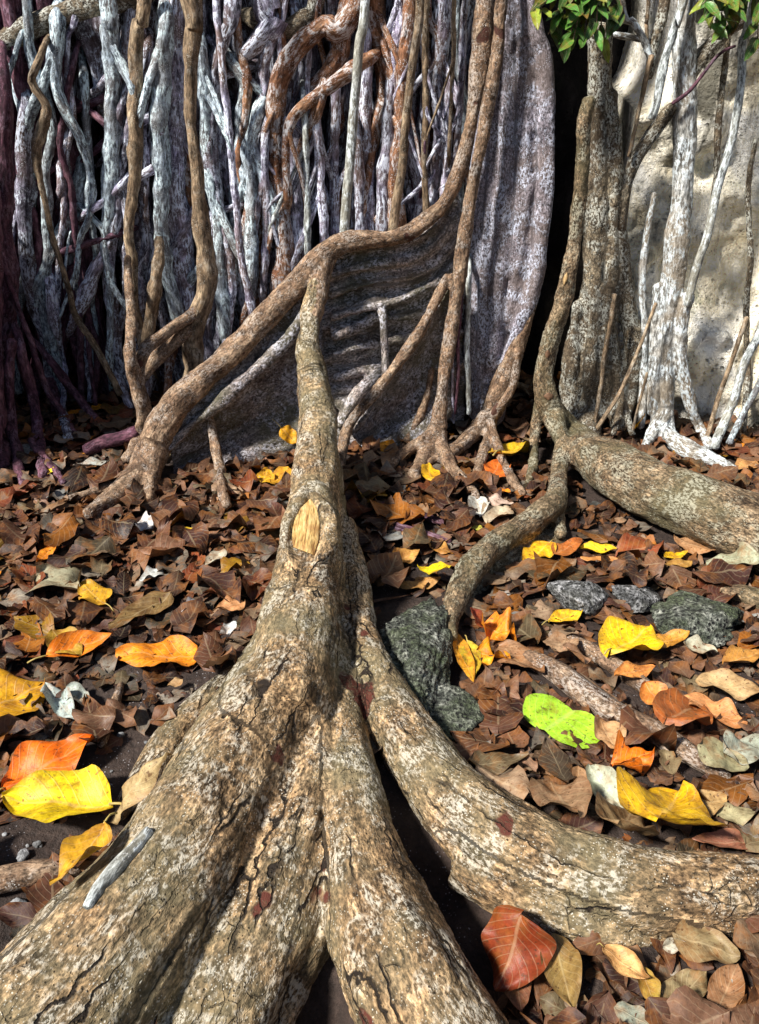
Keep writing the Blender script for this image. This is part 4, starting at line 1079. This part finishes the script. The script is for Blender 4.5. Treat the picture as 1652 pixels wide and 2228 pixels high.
# ------------------------------------------------------------------ leaves
def leaf_geo(L, Wd, rnd, fold=.15, curl=.2, wave=.06, nu=12, nv=6, shape=.45, droop=0.0, tip=1.0, twist=0., lobed=0.):
    """ovate blade along +x from 0 to L; fold = V along the midrib, curl = bend along length"""
    us = np.linspace(0, 1, nu); vv = np.linspace(-1, 1, nv + 1)
    ph = rnd.uniform(0, 6.28); ph2 = rnd.uniform(0, 6.28); ph3 = rnd.uniform(0, 6.28)
    sd = rnd.randrange(9999)
    V, UV = [], []
    for u in us:
        a = u ** shape if u > 0 else 0
        w = Wd * .5 * (math.sin(math.pi * min(1, u ** (.62 + shape * .35))) ** .72) * (1 - .12 * tip * u) + Wd * .012
        w *= 1 + .10 * math.sin(u * 9 + ph) * (1 - u) + lobed * math.sin(u * 13 + ph2)
        th = curl * (u - .5) * 2
        for v in vv:
            av = abs(v)
            x = u * L
            z = fold * w * av ** 1.3 + wave * Wd * (math.sin(u * 7 + ph + v * 2.2) * av + .5 * math.sin(u * 13 + ph2) * av * av)
            y = v * w * math.cos(min(1.2, abs(fold) * .8 * av))
            # bend along length
            xc = (u - .5) * L
            if abs(curl) > 1e-3:
                rad = L / (2 * curl)
                x = .5 * L + (rad - z) * math.sin(th); z2 = rad - (rad - z) * math.cos(th)
                z = z2
            ct, st = math.cos(twist * (u - .5)), math.sin(twist * (u - .5))
            y, z = y * ct - z * st, y * st + z * ct
            V.append((x, y, z)); UV.append((u, v, 0))
    V = np.array(V)
    V[:, 2] += .075 * Wd * fbm(V / Wd * 2.6 + sd, sd, 3)
    n = nv + 1
    f = [(i * n + j, (i + 1) * n + j, (i + 1) * n + j + 1, i * n + j + 1) for i in range(nu - 1) for j in range(nv)]
    return V, f, np.array(UV)
def leaf_mesh(name, V, f, UV, mat):
    me = bpy.data.meshes.new(name); me.from_pydata(V.tolist(), [], f)
    at = me.attributes.new('lf', 'FLOAT_VECTOR', 'POINT'); at.data.foreach_set('vector', UV.astype(np.float32).ravel())
    me.polygons.foreach_set('use_smooth', [True] * len(f)); me.materials.append(mat)
    return me
def basis(xdir, n):
    x = Vector(xdir).normalized(); n = Vector(n).normalized()
    y = n.cross(x).normalized(); z = x.cross(y).normalized()
    return Matrix((x, y, z)).transposed()

lrnd = random.Random(11)
OCC = []          # taken spots (x, y, radius) of the named leaves
def hero(b, t, ratio, col, label, fold=.15, curl=.2, wave=.06, stalk=0.0, lift=.012, roll=0.0, mat='leaf', shape=.45, name='fallen_leaf', hole=False, pitch=0., lobed=0., sdir=0.0):
    """b, t: image points of the leaf's base and tip, lying on whatever is there"""
    pb, nb = hit(*b); ptip, ntp = hit(*t); pm, nm = hit((b[0] + t[0]) / 2, (b[1] + t[1]) / 2)
    if pb is None or ptip is None: return
    x = ptip - pb; L = x.length
    n = (nb + ntp + nm * 2).normalized() * .6 + Vector((0, 0, .4))
    n = n - x.normalized() * n.dot(x.normalized())
    B = basis(x, n) @ Matrix.Rotation(roll, 3, 'X') @ Matrix.Rotation(-pitch, 3, 'Y')
    V, f, UV = leaf_geo(L, L * ratio, lrnd, fold, curl, wave + .03, 22, 12, shape, lobed=lobed + .03)
    me = leaf_mesh(name, V, f, UV, M[mat])
    o = obj(name, me, None, None, label, 'leaf')
    mz = max(0., (nm.dot(pm - (pb + ptip) / 2)))
    o.matrix_world = Matrix.Translation(pb + n.normalized() * (lift + .014 + mz * .6)) @ B.to_4x4()
    o.color = (*col, 1)
    OCC.append(((pb.x + ptip.x) / 2, (pb.y + ptip.y) / 2, max(L * .62, .05)))
    if stalk:
        q = Acc(); s0 = V[5 + 0]
        l = stalk * L
        tube(q, [np.array((.03 * L, 0, s0[2] + .001, L * .013)), np.array((-l * .5, sdir * l * .25, s0[2] + .004, L * .012)), np.array((-l, sdir * l, s0[2] - .004, L * .014))], step=.01, seg=6, rough=.05, rmin=.0008)
        s = obj('stalk', q.mesh('stalk'), M['stalk'] if col[1] > .15 else M['stalk_dry']); s.parent = o
    return o
def bilobed():
    c0, n0_ = hit(1222, 1578)
    A_, B_ = Vector(G(1190, 1566, c0.z)), Vector(G(1244, 1603, c0.z))
    ra, rb = .055, .060
    base, tip = Vector(G(1198, 1612, c0.z)), Vector(G(1240, 1560, c0.z))
    ctr = (A_ + B_) / 2
    V, UV, f = [], [], []
    nr, na = 7, 40
    ax = (B_ - A_).normalized()
    for i in range(na):
        th = i / na * 6.283; d = Vector((math.cos(th), math.sin(th), 0)); best = 0
        for c, r in ((A_, ra), (B_, rb)):
            o = ctr - c; b = o.dot(d); q = b * b - (o.length_squared - r * r)
            if q > 0: best = max(best, -b + math.sqrt(q))
        best *= 1 + .018 * math.sin(th * 9) + .008 * math.sin(th * 17)
        for j in range(nr):
            t = (j + 1) / nr; p = ctr + d * best * t
            side = (p - ctr).dot(ax)
            z = .05 * abs(side) + .006 * t * t * math.sin(th * 3 + 1)
            V.append((p.x, p.y, p.z + z + .022)); UV.append((.5 + .5 * t * math.cos(th), max(-1, min(1, side / .1)), 0))
    V.append((ctr.x, ctr.y, ctr.z + .022)); UV.append((.5, 0, 0)); c = len(V) - 1
    for i in range(na):
        i2 = (i + 1) % na
        f.append((c, i * nr, i2 * nr))
        for j in range(nr - 1): f.append((i * nr + j, i * nr + j + 1, i2 * nr + j + 1, i2 * nr + j))
    o = obj('fallen_leaf', leaf_mesh('fallen_leaf', np.array(V), f, np.array(UV), M['leaf']), None, None, 'lime green two lobed leaf with dark spots in the right litter', 'leaf')
    o.color = (.36, .66, .035, 1)
    OCC.append((ctr.x, ctr.y, .12))
    q = Acc(); tube(q, [np.append(np.array(ctr) + (0, 0, .02), .002), np.append(np.array(base) + (0, 0, .02), .002), np.append(np.array(base) * 2 - np.array(ctr) + (0, 0, .005), .0018)], step=.01, seg=6)
    st = obj('stalk', q.mesh('stalk'), M['stalk']); st.parent = o
YEL, GOLD, ORG, RED = (.80, .58, .02), (.62, .34, .02), (.78, .26, .012), (.62, .12, .012)
TAN, BRN, OLV, PAL, GRN = (.46, .26, .11), (.20, .105, .06), (.24, .17, .06), (.52, .54, .50), (.36, .62, .04)
DRED, AMB = (.30, .06, .02), (.66, .36, .02)
H = hero
H((438, 1445), (256, 1442), .60, ORG, 'large orange leaf lying flat left of the great root, stalk to the right', fold=.12, stalk=.16)
H((105, 1450), (252, 1402), .50, (.80, .22, .01), 'curled orange leaf pointing right at the left of the litter', fold=.5, stalk=.25, roll=.3)
H((120, 1395), (180, 1450), .6, (.42, .27, .03), 'olive gold leaf tucked behind the curled orange leaf', fold=.3)
H((-50, 1580), (104, 1500), 1.0, (.62, .32, .01), 'broad spotted amber leaf cut by the left edge', fold=.1, curl=.1)
H((15, 1745), (212, 1622), .66, (.86, .17, .006), 'glossy red orange leaf above the yellow folded leaf at left', fold=.22, curl=.15, stalk=.1)
H((252, 1782), (15, 1768), .70, (.80, .60, .012), 'bright yellow folded leaf with green stalk at lower left', fold=.42, curl=.1, stalk=.14, lift=.02)
H((250, 1835), (128, 1972), .52, GOLD, 'golden crinkled leaf leaning on the left limb of the great root', fold=.35, curl=.35, wave=.12, stalk=.2, lift=.015)
H((255, 1792), (382, 1640), .30, (.40, .30, .15), 'long dry tan leaf lying along the great root left flank', fold=-.3, curl=-.2, wave=.14)
H((232, 1330), (178, 1288), .72, GOLD, 'golden oval leaf with stalk pointing down, left litter', fold=.1, stalk=.3)
H((440, 1172), (360, 1190), .75, (.72, .50, .02), 'yellow leaf alone in the dark litter left of the wound', fold=.2)
H((122, 1203), (85, 1243), .45, ORG, 'small orange leaf near the left tangle', fold=.3, stalk=.3)
H((10, 1262), (-40, 1275), .6, ORG, 'orange leaf tip at the left edge', fold=.1)
H((85, 1275), (180, 1300), .95, (.32, .30, .20), 'ragged grey green lobed leaf left of the golden oval leaf', fold=.1, lobed=.22, wave=.1)
H((378, 1315), (240, 1385), .46, (.19, .12, .045), 'long olive brown leaf above the large orange leaf', fold=.15)
H((535, 1330), (470, 1348), .75, (.58, .29, .13), 'pinkish tan leaf next to the great root left side', fold=.25, wave=.1)
H((520, 1375), (480, 1402), .65, (.62, .68, .70), 'small white curled leaf near the great root left side', fold=.6, curl=.5, wave=.15)
H((405, 1500), (370, 1512), .8, (.52, .36, .18), 'small tan round leaf on bare soil left of the great root', fold=.2)
H((335, 1165), (275, 1150), .8, (.66, .68, .70), 'pale whitish crumpled leaf in the left litter', fold=.4, wave=.2, lobed=.15)
H((355, 1260), (305, 1285), .7, (.50, .53, .52), 'pale grey leaf in the middle of the left litter', fold=.3, wave=.15)
H((490, 1215), (450, 1250), .5, (.46, .45, .36), 'pale olive leaf near the great root below the wound', fold=.2)
H((445, 1325), (395, 1355), .5, (.55, .56, .60), 'silvery torn leaf left of the pinkish tan leaf', fold=.6, wave=.2)
H((150, 1520), (200, 1555), .6, (.42, .50, .46), 'pale blue grey leaf left of the brown stick', fold=.3, wave=.12)
H((105, 1515), (170, 1590), .40, (.40, .48, .46), 'twisted pale grey leaf above the red orange leaf', fold=.6, wave=.2)
H((470, 1480), (520, 1440), .36, (.36, .19, .10), 'narrow brown leaf between the orange leaf and the great root', fold=.4)
H((120, 1045), (95, 1040), .9, YEL, 'small yellow leaf under the dark left roots', fold=.2)
H((180, 1050), (150, 1052), .7, ORG, 'small orange leaf beside the yellow one under the left roots', fold=.2)
H((240, 1020), (160, 1030), .5, (.50, .55, .52), 'pale leaf at the foot of the bent buttress', fold=.3)
H((180, 912), (145, 908), .7, ORG, 'orange leaf far left at the back by the root tangle', fold=.2)
H((230, 895), (203, 908), .7, (.85, .40, .02), 'bright orange leaf at the back left of the arching root', fold=.2)
H((185, 970), (215, 960), .5, (.75, .28, .03), 'orange brown leaf on the low purple root', fold=.3)
H((225, 990), (180, 1002), .35, (.85, .33, .02), 'thin orange leaf in front of the low purple root', fold=.3)
H((608, 935), (640, 968), .85, (.72, .36, .01), 'amber leaf standing behind the great root', fold=.2, stalk=.6)
H((570, 1070), (585, 1040), .6, (.72, .40, .02), 'small gold leaf left of the great root', fold=.2)
H((630, 1035), (590, 1068), .6, (.60, .30, .02), 'brown gold leaf touching the great root left edge', fold=.2)
H((838, 1078), (772, 1072), .6, (.84, .38, .01), 'yellow orange leaf right of the great root', fold=.3, roll=.2)
H((835, 995), (852, 968), .8, (.85, .33, .01), 'orange leaf beneath the diagonal blade root', fold=.2)
H((935, 1062), (928, 1022), .7, (.85, .50, .01), 'yellow leaf standing against the root foot', fold=.3, stalk=.2)
H((985, 960), (975, 955), 1.0, ORG, 'tiny orange leaf behind the straight strand foot', fold=.2)
H((1090, 1010), (1135, 985), .6, (.70, .45, .02), 'yellow green leaf between the forked root feet', fold=.3, stalk=.3)
H((1070, 1060), (1085, 1020), .6, (.70, .16, .02), 'red orange leaf beside the forked root foot', fold=.3)
H((1110, 1085), (1080, 1080), .7, ORG, 'small orange leaf right of the forked root foot', fold=.2)
H((1378, 955), (1420, 912), .38, (.86, .42, .01), 'long yellow leaf leaning on the mossy ground root', fold=.2, curl=.3)
H((1595, 965), (1565, 958), .8, (.88, .45, .01), 'yellow orange leaf at the cliff foot', fold=.2)
H((1615, 985), (1592, 972), .7, ORG, 'orange leaf beside the yellow one at the cliff foot', fold=.2)
H((1640, 1020), (1600, 1040), .7, (.48, .24, .08), 'brown orange leaf behind the mossy ground root', fold=.2)
H((1195, 1200), (1137, 1240), .60, (.85, .48, .015), 'yellow leaf right of the bent side root', fold=.2, stalk=.15)
H((1345, 1216), (1250, 1208), .42, (.88, .60, .015), 'yellow long leaf in the row below the mossy root', fold=.35, stalk=.3)
H((1200, 1225), (1265, 1195), .5, (.50, .15, .03), 'reddish brown leaf between the two yellow leaves', fold=.3)
H((1345, 1240), (1260, 1232), .35, (.58, .25, .07), 'tan narrow leaf under the yellow long leaf', fold=.3)
H((1440, 1232), (1492, 1218), .42, (.88, .55, .01), 'small narrow yellow leaf near the pale green leaf', fold=.2)
H((1660, 1225), (1545, 1245), .65, (.36, .38, .26), 'large pale green grey leaf at the right edge', fold=.2, wave=.1)
H((1460, 1185), (1555, 1220), .55, (.42, .23, .11), 'big tan brown leaf under the mossy ground root', fold=-.3)
H((1500, 1240), (1440, 1250), .45, (.40, .22, .05), 'ochre leaf below the small narrow yellow leaf', fold=.2)
H((985, 1262), (918, 1255), .38, (.88, .68, .01), 'bright yellow leaf end poking from under the bent side root', fold=.2)
H((1050, 1165), (1022, 1162), .7, (.42, .50, .06), 'yellow green leaf scrap left of the bent side root', fold=.1)
H((850, 1240), (910, 1215), .6, (.55, .28, .07), 'orange brown leaf right of the great root', fold=.3, roll=.2)
H((930, 1195), (985, 1225), .5, (.55, .27, .06), 'ochre leaf above the bright yellow leaf end', fold=.2)
H((865, 1288), (960, 1278), .5, (.48, .26, .08), 'tan leaf lying at the top of the mossy rock', fold=-.2)
H((880, 1150), (890, 1175), .6, (.45, .27, .14), 'small tan leaf among the dark rootlets', fold=.3)
H((1038, 1100), (1042, 1142), .6, (.62, .64, .60), 'white grey leaf left of the bent side root top', fold=.4)
H((1060, 1100), (1115, 1115), .7, (.56, .42, .34), 'pale pinkish leaf near the bent side root top', fold=.2)
H((1095, 1120), (1060, 1155), .8, (.50, .42, .30), 'broad pale tan leaf behind the bent side root', fold=.2)
H((1195, 1375), (1268, 1350), .55, (.88, .55, .015), 'yellow leaf with short stalk in the middle right litter', fold=.2, stalk=.22)
H((1322, 1440), (1408, 1390), .85, (.88, .56, .01), 'triangular yellow leaf in the right litter', fold=.25, stalk=.12, shape=.9)
H((1410, 1425), (1500, 1395), .5, (.55, .26, .03), 'orange brown leaf behind the triangular yellow leaf', fold=.2)
H((1480, 1420), (1555, 1440), .75, (.46, .47, .36), 'pale grey green pointed leaf by the dark green rock', fold=.4)
H((1045, 1390), (1120, 1420), .95, (.86, .28, .012), 'orange crumpled cup shaped leaf beside the bent root end', fold=.4, wave=.3, lobed=.2, lift=.03)
H((1035, 1440), (1110, 1455), .7, (.90, .36, .01), 'ruffled bright orange leaf in front of the orange crumpled one', fold=.3, wave=.3, lobed=.15)
H((1000, 1335), (1040, 1385), .6, (.26, .045, .02), 'dark red leaf hanging over the bent root end', fold=.3, lift=.02)
H((1015, 1420), (1035, 1490), .42, (.62, .46, .03), 'yellow green spotted leaf next to the mossy rock', fold=.2, stalk=.25)
H((990, 1400), (1030, 1510), .22, (.70, .33, .02), 'thin orange leaf folded along the mossy rock', fold=.3)
H((1080, 1425), (1185, 1490), .55, (.30, .165, .085), 'large brown veined leaf in front of the orange crumpled leaf', fold=.2)
H((1230, 1415), (1200, 1440), .6, (.46, .30, .18), 'small tan leaf between the two litter roots', fold=.2)
H((1210, 1445), (1265, 1465), .7, (.48, .28, .17), 'pinkish tan leaf above the straight brown root', fold=.2)
bilobed()
H((1300, 1590), (1345, 1665), .62, (.55, .34, .17), 'pale tan curled leaf right of the lime green leaf', fold=.4, wave=.12)
H((1330, 1690), (1420, 1660), .7, (.80, .19, .01), 'bright red orange torn leaf above the pale curled leaf', fold=.4, wave=.3, lobed=.2)
H((1278, 1688), (1378, 1820), .40, (.44, .47, .36), 'long pale grey green curled leaf right of centre', fold=.5, wave=.14, roll=.3)
H((1200, 1740), (1262, 1810), .62, (.30, .18, .10), 'brown leaf tilted behind the right limb', fold=.3)
H((1255, 1690), (1268, 1760), .42, (.34, .19, .09), 'narrow brown leaf hanging left of the pale curled leaf', fold=.3)
H((1165, 1700), (1130, 1660), .5, (.28, .16, .10), 'dull brown leaf below the lime green leaf', fold=.3)
H((1330, 1840), (1365, 1800), .7, (.30, .20, .10), 'small brown leaf under the pale curled leaf end', fold=.2)
H((1412, 1850), (1465, 1762), .95, (.72, .42, .01), 'broad amber leaf against the right limb', fold=.2, curl=.2, lift=.02)
H((1480, 1780), (1575, 1760), .7, (.50, .33, .14), 'tan striped leaf above the broad amber leaf', fold=.3)
H((1555, 1800), (1640, 1790), .6, (.36, .32, .18), 'olive grey leaf at right near the limb', fold=.2)
H((1640, 1855), (1500, 1850), .4, (.30, .12, .07), 'dark red brown leaf lying along the right limb', fold=.3)
H((1490, 1640), (1600, 1690), .6, (.30, .28, .16), 'large olive leaf right of the straight brown root', fold=.2)
H((1560, 1660), (1650, 1640), .55, (.40, .44, .36), 'pale grey leaf over the large olive leaf', fold=.3, wave=.15)
H((1400, 1500), (1450, 1570), .7, (.62, .22, .04), 'orange leaf among the right litter, behind the straight root', fold=.3)
H((1440, 1590), (1520, 1560), .75, (.36, .10, .02), 'dark orange brown leaf in the right litter', fold=.3)
H((1480, 1540), (1620, 1600), .6, (.62, .27, .10), 'large coppery leaf at right with torn edge', fold=.25, wave=.12, lobed=.1)
H((1510, 1500), (1660, 1530), .6, (.46, .31, .15), 'large tan leaf at the right edge', fold=.25)
H((1570, 1465), (1660, 1440), .5, (.50, .24, .05), 'orange brown leaf curled at the right edge', fold=.5)
H((1330, 1500), (1420, 1480), .45, (.66, .26, .06), 'orange leaf between straight root and yellow triangle', fold=.3)
H((1175, 1985), (1120, 2150), 1.0, (.22, .038, .011), 'large dark red leaf below the right limb', fold=-.25, curl=.3, lift=.05, wave=.1)
H((1300, 2110), (1405, 2180), .55, (.70, .40, .15), 'bright tan leaf in the lower right corner pile', fold=.2, lift=.035, stalk=.1)
H((1210, 2070), (1250, 2230), .55, (.26, .17, .055), 'long olive brown leaf below the dark red leaf', fold=.3, lift=.02)
H((1455, 2060), (1600, 2110), .75, (.27, .20, .10), 'big olive leaf under the right limb', fold=.2, lift=.02)
H((1385, 2140), (1420, 2230), .55, (.40, .27, .05), 'mustard leaf beside the bright tan leaf', fold=.3, lift=.025)
H((1440, 2220), (1530, 2140), .55, (.32, .25, .13), 'grey brown leaf near the lower edge', fold=.2)
H((1330, 2215), (1420, 2260), .6, (.30, .33, .26), 'grey green leaf at the lower edge', fold=.2)
H((1555, 2225), (1600, 2120), .6, (.30, .16, .08), 'brown leaf lower right near the pale scrap', fold=.3)
H((1590, 2150), (1600, 2175), .6, (.55, .62, .58), 'tiny pale scrap of leaf at the lower right', fold=.2)
H((1120, 2100), (1150, 2235), .5, (.20, .085, .05), 'shadowed brown leaf beneath the dark red leaf', fold=.2)
H((1440, 2050), (1490, 2035), .6, (.40, .38, .30), 'small grey leaf under the right limb edge', fold=.3)

# --- ordinary litter: the biggest ones as single leaves, the rest as one mass
PALETTE = [((.24, .10, .055), 5), ((.34, .15, .075), 5), ((.46, .235, .135), 4), ((.13, .05, .036), 6), ((.56, .38, .24), 3.2), ((.32, .24, .13), 3),
           ((.54, .47, .38), 2.6), ((.72, .25, .03), 1.3), ((.36, .085, .03), 1.6), ((.66, .70, .68), 1.1), ((.80, .42, .02), .5)]
RPAL = [(c if c[0] < .5 else c, w) for c, w in PALETTE]
NAMES = ['brown', 'mid brown', 'tan brown', 'dark brown', 'pale tan', 'olive brown', 'greyish tan', 'orange brown', 'red brown', 'pale grey', 'ochre']
variants = []
vr = random.Random(5)
NVAR = 34
for i in range(NVAR):
    V, f, UV = leaf_geo(1.0, vr.uniform(.36, .85) if i < 31 else .05, vr, fold=vr.choice([-.3, -.12, .1, .2, .3, .6]), curl=vr.choice([-.25, -.12, .08, .18, .35]), wave=vr.uniform(.06, .22), nu=9, nv=4, shape=vr.uniform(.35, .8), twist=vr.uniform(-.6, .6), lobed=vr.choice([0, .04, .08, .14, .2]))
    V = V - (.5, 0, 0)
    V[:, 2] -= V[:, 2].min()
    variants.append((V, f, UV))
vmesh = [leaf_mesh('fallen_leaf', V, f, UV, M['leaf']) for V, f, UV in variants]
lr = random.Random(23)
cand = []
def visible_px(x, y, z):
    d = np.array((x, y, z)) - CAMP; t = np.dot(d, (0, cP, -sP))
    u = np.dot(d, (0, sP, cP))
    return CX + F * d[0] / t, CY - F * u / t, t
tries = 0
while len(cand) < 8000 and tries < 50000:
    tries += 1
    y = lr.uniform(.45, 3.75)
    hw = (.52 * y + .55)
    x = lr.uniform(-hw, hw)
    h = gbv.ray_cast(Vector((x, y, 1.0 if y < 2.2 else .35)), Vector((0, 0, -1)))
    if h[0] is None: continue
    p, n = h[0], h[1]
    g0 = float(gz(x, y))
    if p.z > g0 + .10 or n.z < .55: continue
    if p.z > g0 + .03: continue
    px, py, t = visible_px(x, y, p.z)
    # bare soil by the great root on the left, and the pebbly corner
    if 150 < px < 560 and 1480 < py < 1800 and lr.random() < .68: continue
    if px < 180 and py > 1780 and lr.random() < .75: continue
    if 820 < px < 1030 and 1290 < py < 1650 and lr.random() < .95: continue
    if 560 < px < 1080 and py > 1680 and lr.random() < .93: continue
    if 430 < px < 740 and py > 1950: continue
    if any((x - a_) ** 2 / (rx_ * rx_) + (y - b_) ** 2 / (ry_ * ry_) < 1 for a_, b_, rx_, ry_ in ROCKS) and lr.random() < .93: continue
    if any((x - a_) ** 2 + (y - b_) ** 2 < (1.3 * r_) ** 2 for a_, b_, r_ in PATHS): continue
    near_named = any((x - a_) ** 2 + (y - b_) ** 2 < r_ * r_ for a_, b_, r_ in OCC)
    L = lr.uniform(.06, .145) * (1.0 if lr.random() < .8 else 1.25)
    frag = lr.random() < .5
    if frag: L *= lr.uniform(.25, .6)
    layer = lr.random()
    if near_named:
        if lr.random() < .2: continue
        layer = -.35; L = min(L, .08)
    w = [q[1] for q in PALETTE]
    if px > 1000: w[2] += 3; w[4] += 4; w[7] += 1.5
    if px < 420 and py < 1300: w[3] += 5; w[8] += 2
    ci = lr.choices(range(len(PALETTE)), w)[0]
    if near_named and ci in (7, 9, 10): ci = 0
    nn = (n * .5 + Vector((lr.gauss(0, .12), lr.gauss(0, .12), .75))).normalized()
    a_ = lr.uniform(0, 6.283)
    B = basis(Vector((math.cos(a_), math.sin(a_), 0)) - nn * nn.dot(Vector((math.cos(a_), math.sin(a_), 0))), nn)
    zo = .002 + layer * .02
    vi_ = lr.randrange(NVAR)
    if vi_ >= 31: L *= 1.5
    if frag: vi_ = lr.randrange(31)
    Mx = Matrix.Translation(p + Vector((0, 0, zo))) @ B.to_4x4() @ Matrix.Diagonal((L, L, L, 1))
    inside = -10 < px < 1662 and 860 < py < 2240
    cand.append((L / t * (1.4 if layer > .55 else .7) if inside else -1, Mx, vi_, ci, px, py, lr.choice([lr.uniform(.25, .7), lr.uniform(.5, 1.1), lr.uniform(.8, 1.6)])))
cand.sort(key=lambda c: -c[0])
import re
SHORT = []
for o_ in list(COL.objects):
    if o_.name.startswith('fallen_leaf') and 'label' in o_ and o_.data is not None:
        t_ = re.split(r' (?:lying|with|at|near|in|left|right|above|below|under|beside|behind|between|next|cut|pointing|tucked|alone|on|standing|touching|leaning|among|against|along|poking|beneath|far|hanging|folded along|and|over|tilted|of|by|of centre|from|beyond|lower|curled at|nearest)\b', o_['label'])[0]
        bb = [o_.matrix_world @ Vector(c) for c in o_.bound_box]; c_ = sum(bb, Vector()) / 8
        SHORT.append((c_.x, c_.y, t_))
def nearest(x, y):
    return min(SHORT, key=lambda q_: (q_[0] - x) ** 2 + (q_[1] - y) ** 2)[2]
USED = {}
def zone(px, py):
    if px < 690 - (py - 1100) * .12: return 'left of the great root'
    if py < 1130: return 'between the root feet at the back'
    if py < 1400: return 'around the rocks right of the bent side root'
    if py < 1900: return 'between the straight brown root and the right limb'
    return 'in the pile below the right limb'
NS = 200
cand = [c for c in cand if c[2] < 31][:NS] + [c for c in cand if c[2] >= 31] + [c for c in cand if c[2] < 31][NS:]
for sc_, Mx, vi, ci, px, py, br in cand[:NS]:
    o = bpy.data.objects.new('fallen_leaf', vmesh[vi]); COL.objects.link(o)
    o.matrix_world = Mx
    c = PALETTE[ci][0]; br *= .43; o.color = (c[0] * br, c[1] * br, c[2] * br, 1)
    z_ = zone(px, py)
    sz = 'large' if Mx.to_scale()[0] > .125 else 'small' if Mx.to_scale()[0] < .085 else 'medium'
    st_ = 'darkened' if br < .26 else 'light' if br > .44 else 'dull'
    tag(o, sz + ' ' + st_ + ' ' + NAMES[ci] + ' dead leaf nearest the ' + nearest(Mx.translation.x, Mx.translation.y), 'leaf', NAMES[ci] + ' litter leaves nearest the ' + nearest(Mx.translation.x, Mx.translation.y))
LV, LF, LU, LC, n0 = [], [], [], [], 0
for sc_, Mx, vi, ci, px, py, br in cand[NS:]:
    V, f, UV = variants[vi]
    A = np.array(Mx)
    LV.append(V @ A[:3, :3].T + A[:3, 3]); LU.append(UV)
    LF.extend(tuple(i + n0 for i in q) for q in f); n0 += len(V)
    c = np.array(PALETTE[ci][0]) * br * .32
    LC.append(np.tile(np.append(c, 1), (len(V), 1)))
me = leaf_mesh('leaf_litter', np.concatenate(LV), LF, np.concatenate(LU), M['litter'])
at = me.attributes.new('tint', 'FLOAT_COLOR', 'POINT'); at.data.foreach_set('color', np.concatenate(LC).astype(np.float32).ravel())
obj('leaf_litter', me, None, None, 'brown layer of small dead leaves covering the ground', 'leaf litter', kind='stuff')

# --- leafy sprays at the top right
def spray(px, py, y, leaves, label, seed):
    r_ = random.Random(seed)
    root = thing('leafy_branch', tuple(W(px, py, y)), label, 'branch', None)
    base = W(px, py, y)
    for (tx, ty, nl) in leaves + [(a_ + r_.uniform(-25, 25), b_ + r_.uniform(-25, 15), c_) for a_, b_, c_ in leaves]:
        tip = W(tx, ty, y - r_.uniform(0, .12))
        q = Acc(); mid = (base + tip) / 2 + (0, 0, .015)
        tube(q, [np.append(base, .004), np.append(mid, .003), np.append(tip, .0015)], seg=6, step=.02, rough=.1)
        tw = obj('twig', q.mesh('twig'), M['brown']); under(tw, root)
        for k in range(nl):
            t = (k + .6) / nl
            p = base * (1 - t) ** 2 + 2 * t * (1 - t) * mid + t * t * tip
            L = r_.uniform(.06, .10)
            d = Vector(tip - base).normalized() * .6 + Vector((r_.uniform(-.9, .9), r_.uniform(-.9, .2), r_.uniform(-.9, .25)))
            V, f, UV = leaf_geo(L, L * .38, r_, fold=.25, curl=r_.uniform(-.4, .1), wave=.04, nu=9, nv=4)
            o = obj('leaf', leaf_mesh('leaf', V, f, UV, M['fresh']))
            nrm = Vector((r_.uniform(-.5, .5), -.6, .8))
            Bm = basis(d, nrm - d.normalized() * nrm.dot(d.normalized()))
            o.parent = root
            o.matrix_local = Matrix.Translation(Vector(p) - Vector(base)) @ Bm.to_4x4()
            g_ = r_.uniform(.35, 1.3)
            yl = r_.random() < .25; o.color = ((.22 if yl else .07) * g_, (.30 if yl else .22) * g_, .03 * g_, 1)
spray(1300, -120, 3.0, [(1170, 25, 8), (1200, 75, 9), (1235, 100, 9), (1270, 85, 9), (1310, 90, 8), (1335, 40, 8), (1215, 20, 8), (1260, 30, 8)], 'bright green leafy spray hanging before the brown trunk', 3)
spray(1640, -110, 2.95, [(1530, 20, 7), (1560, 50, 7), (1600, 60, 7), (1650, 90, 7), (1580, 15, 7)], 'green leafy spray in the top right corner', 9)
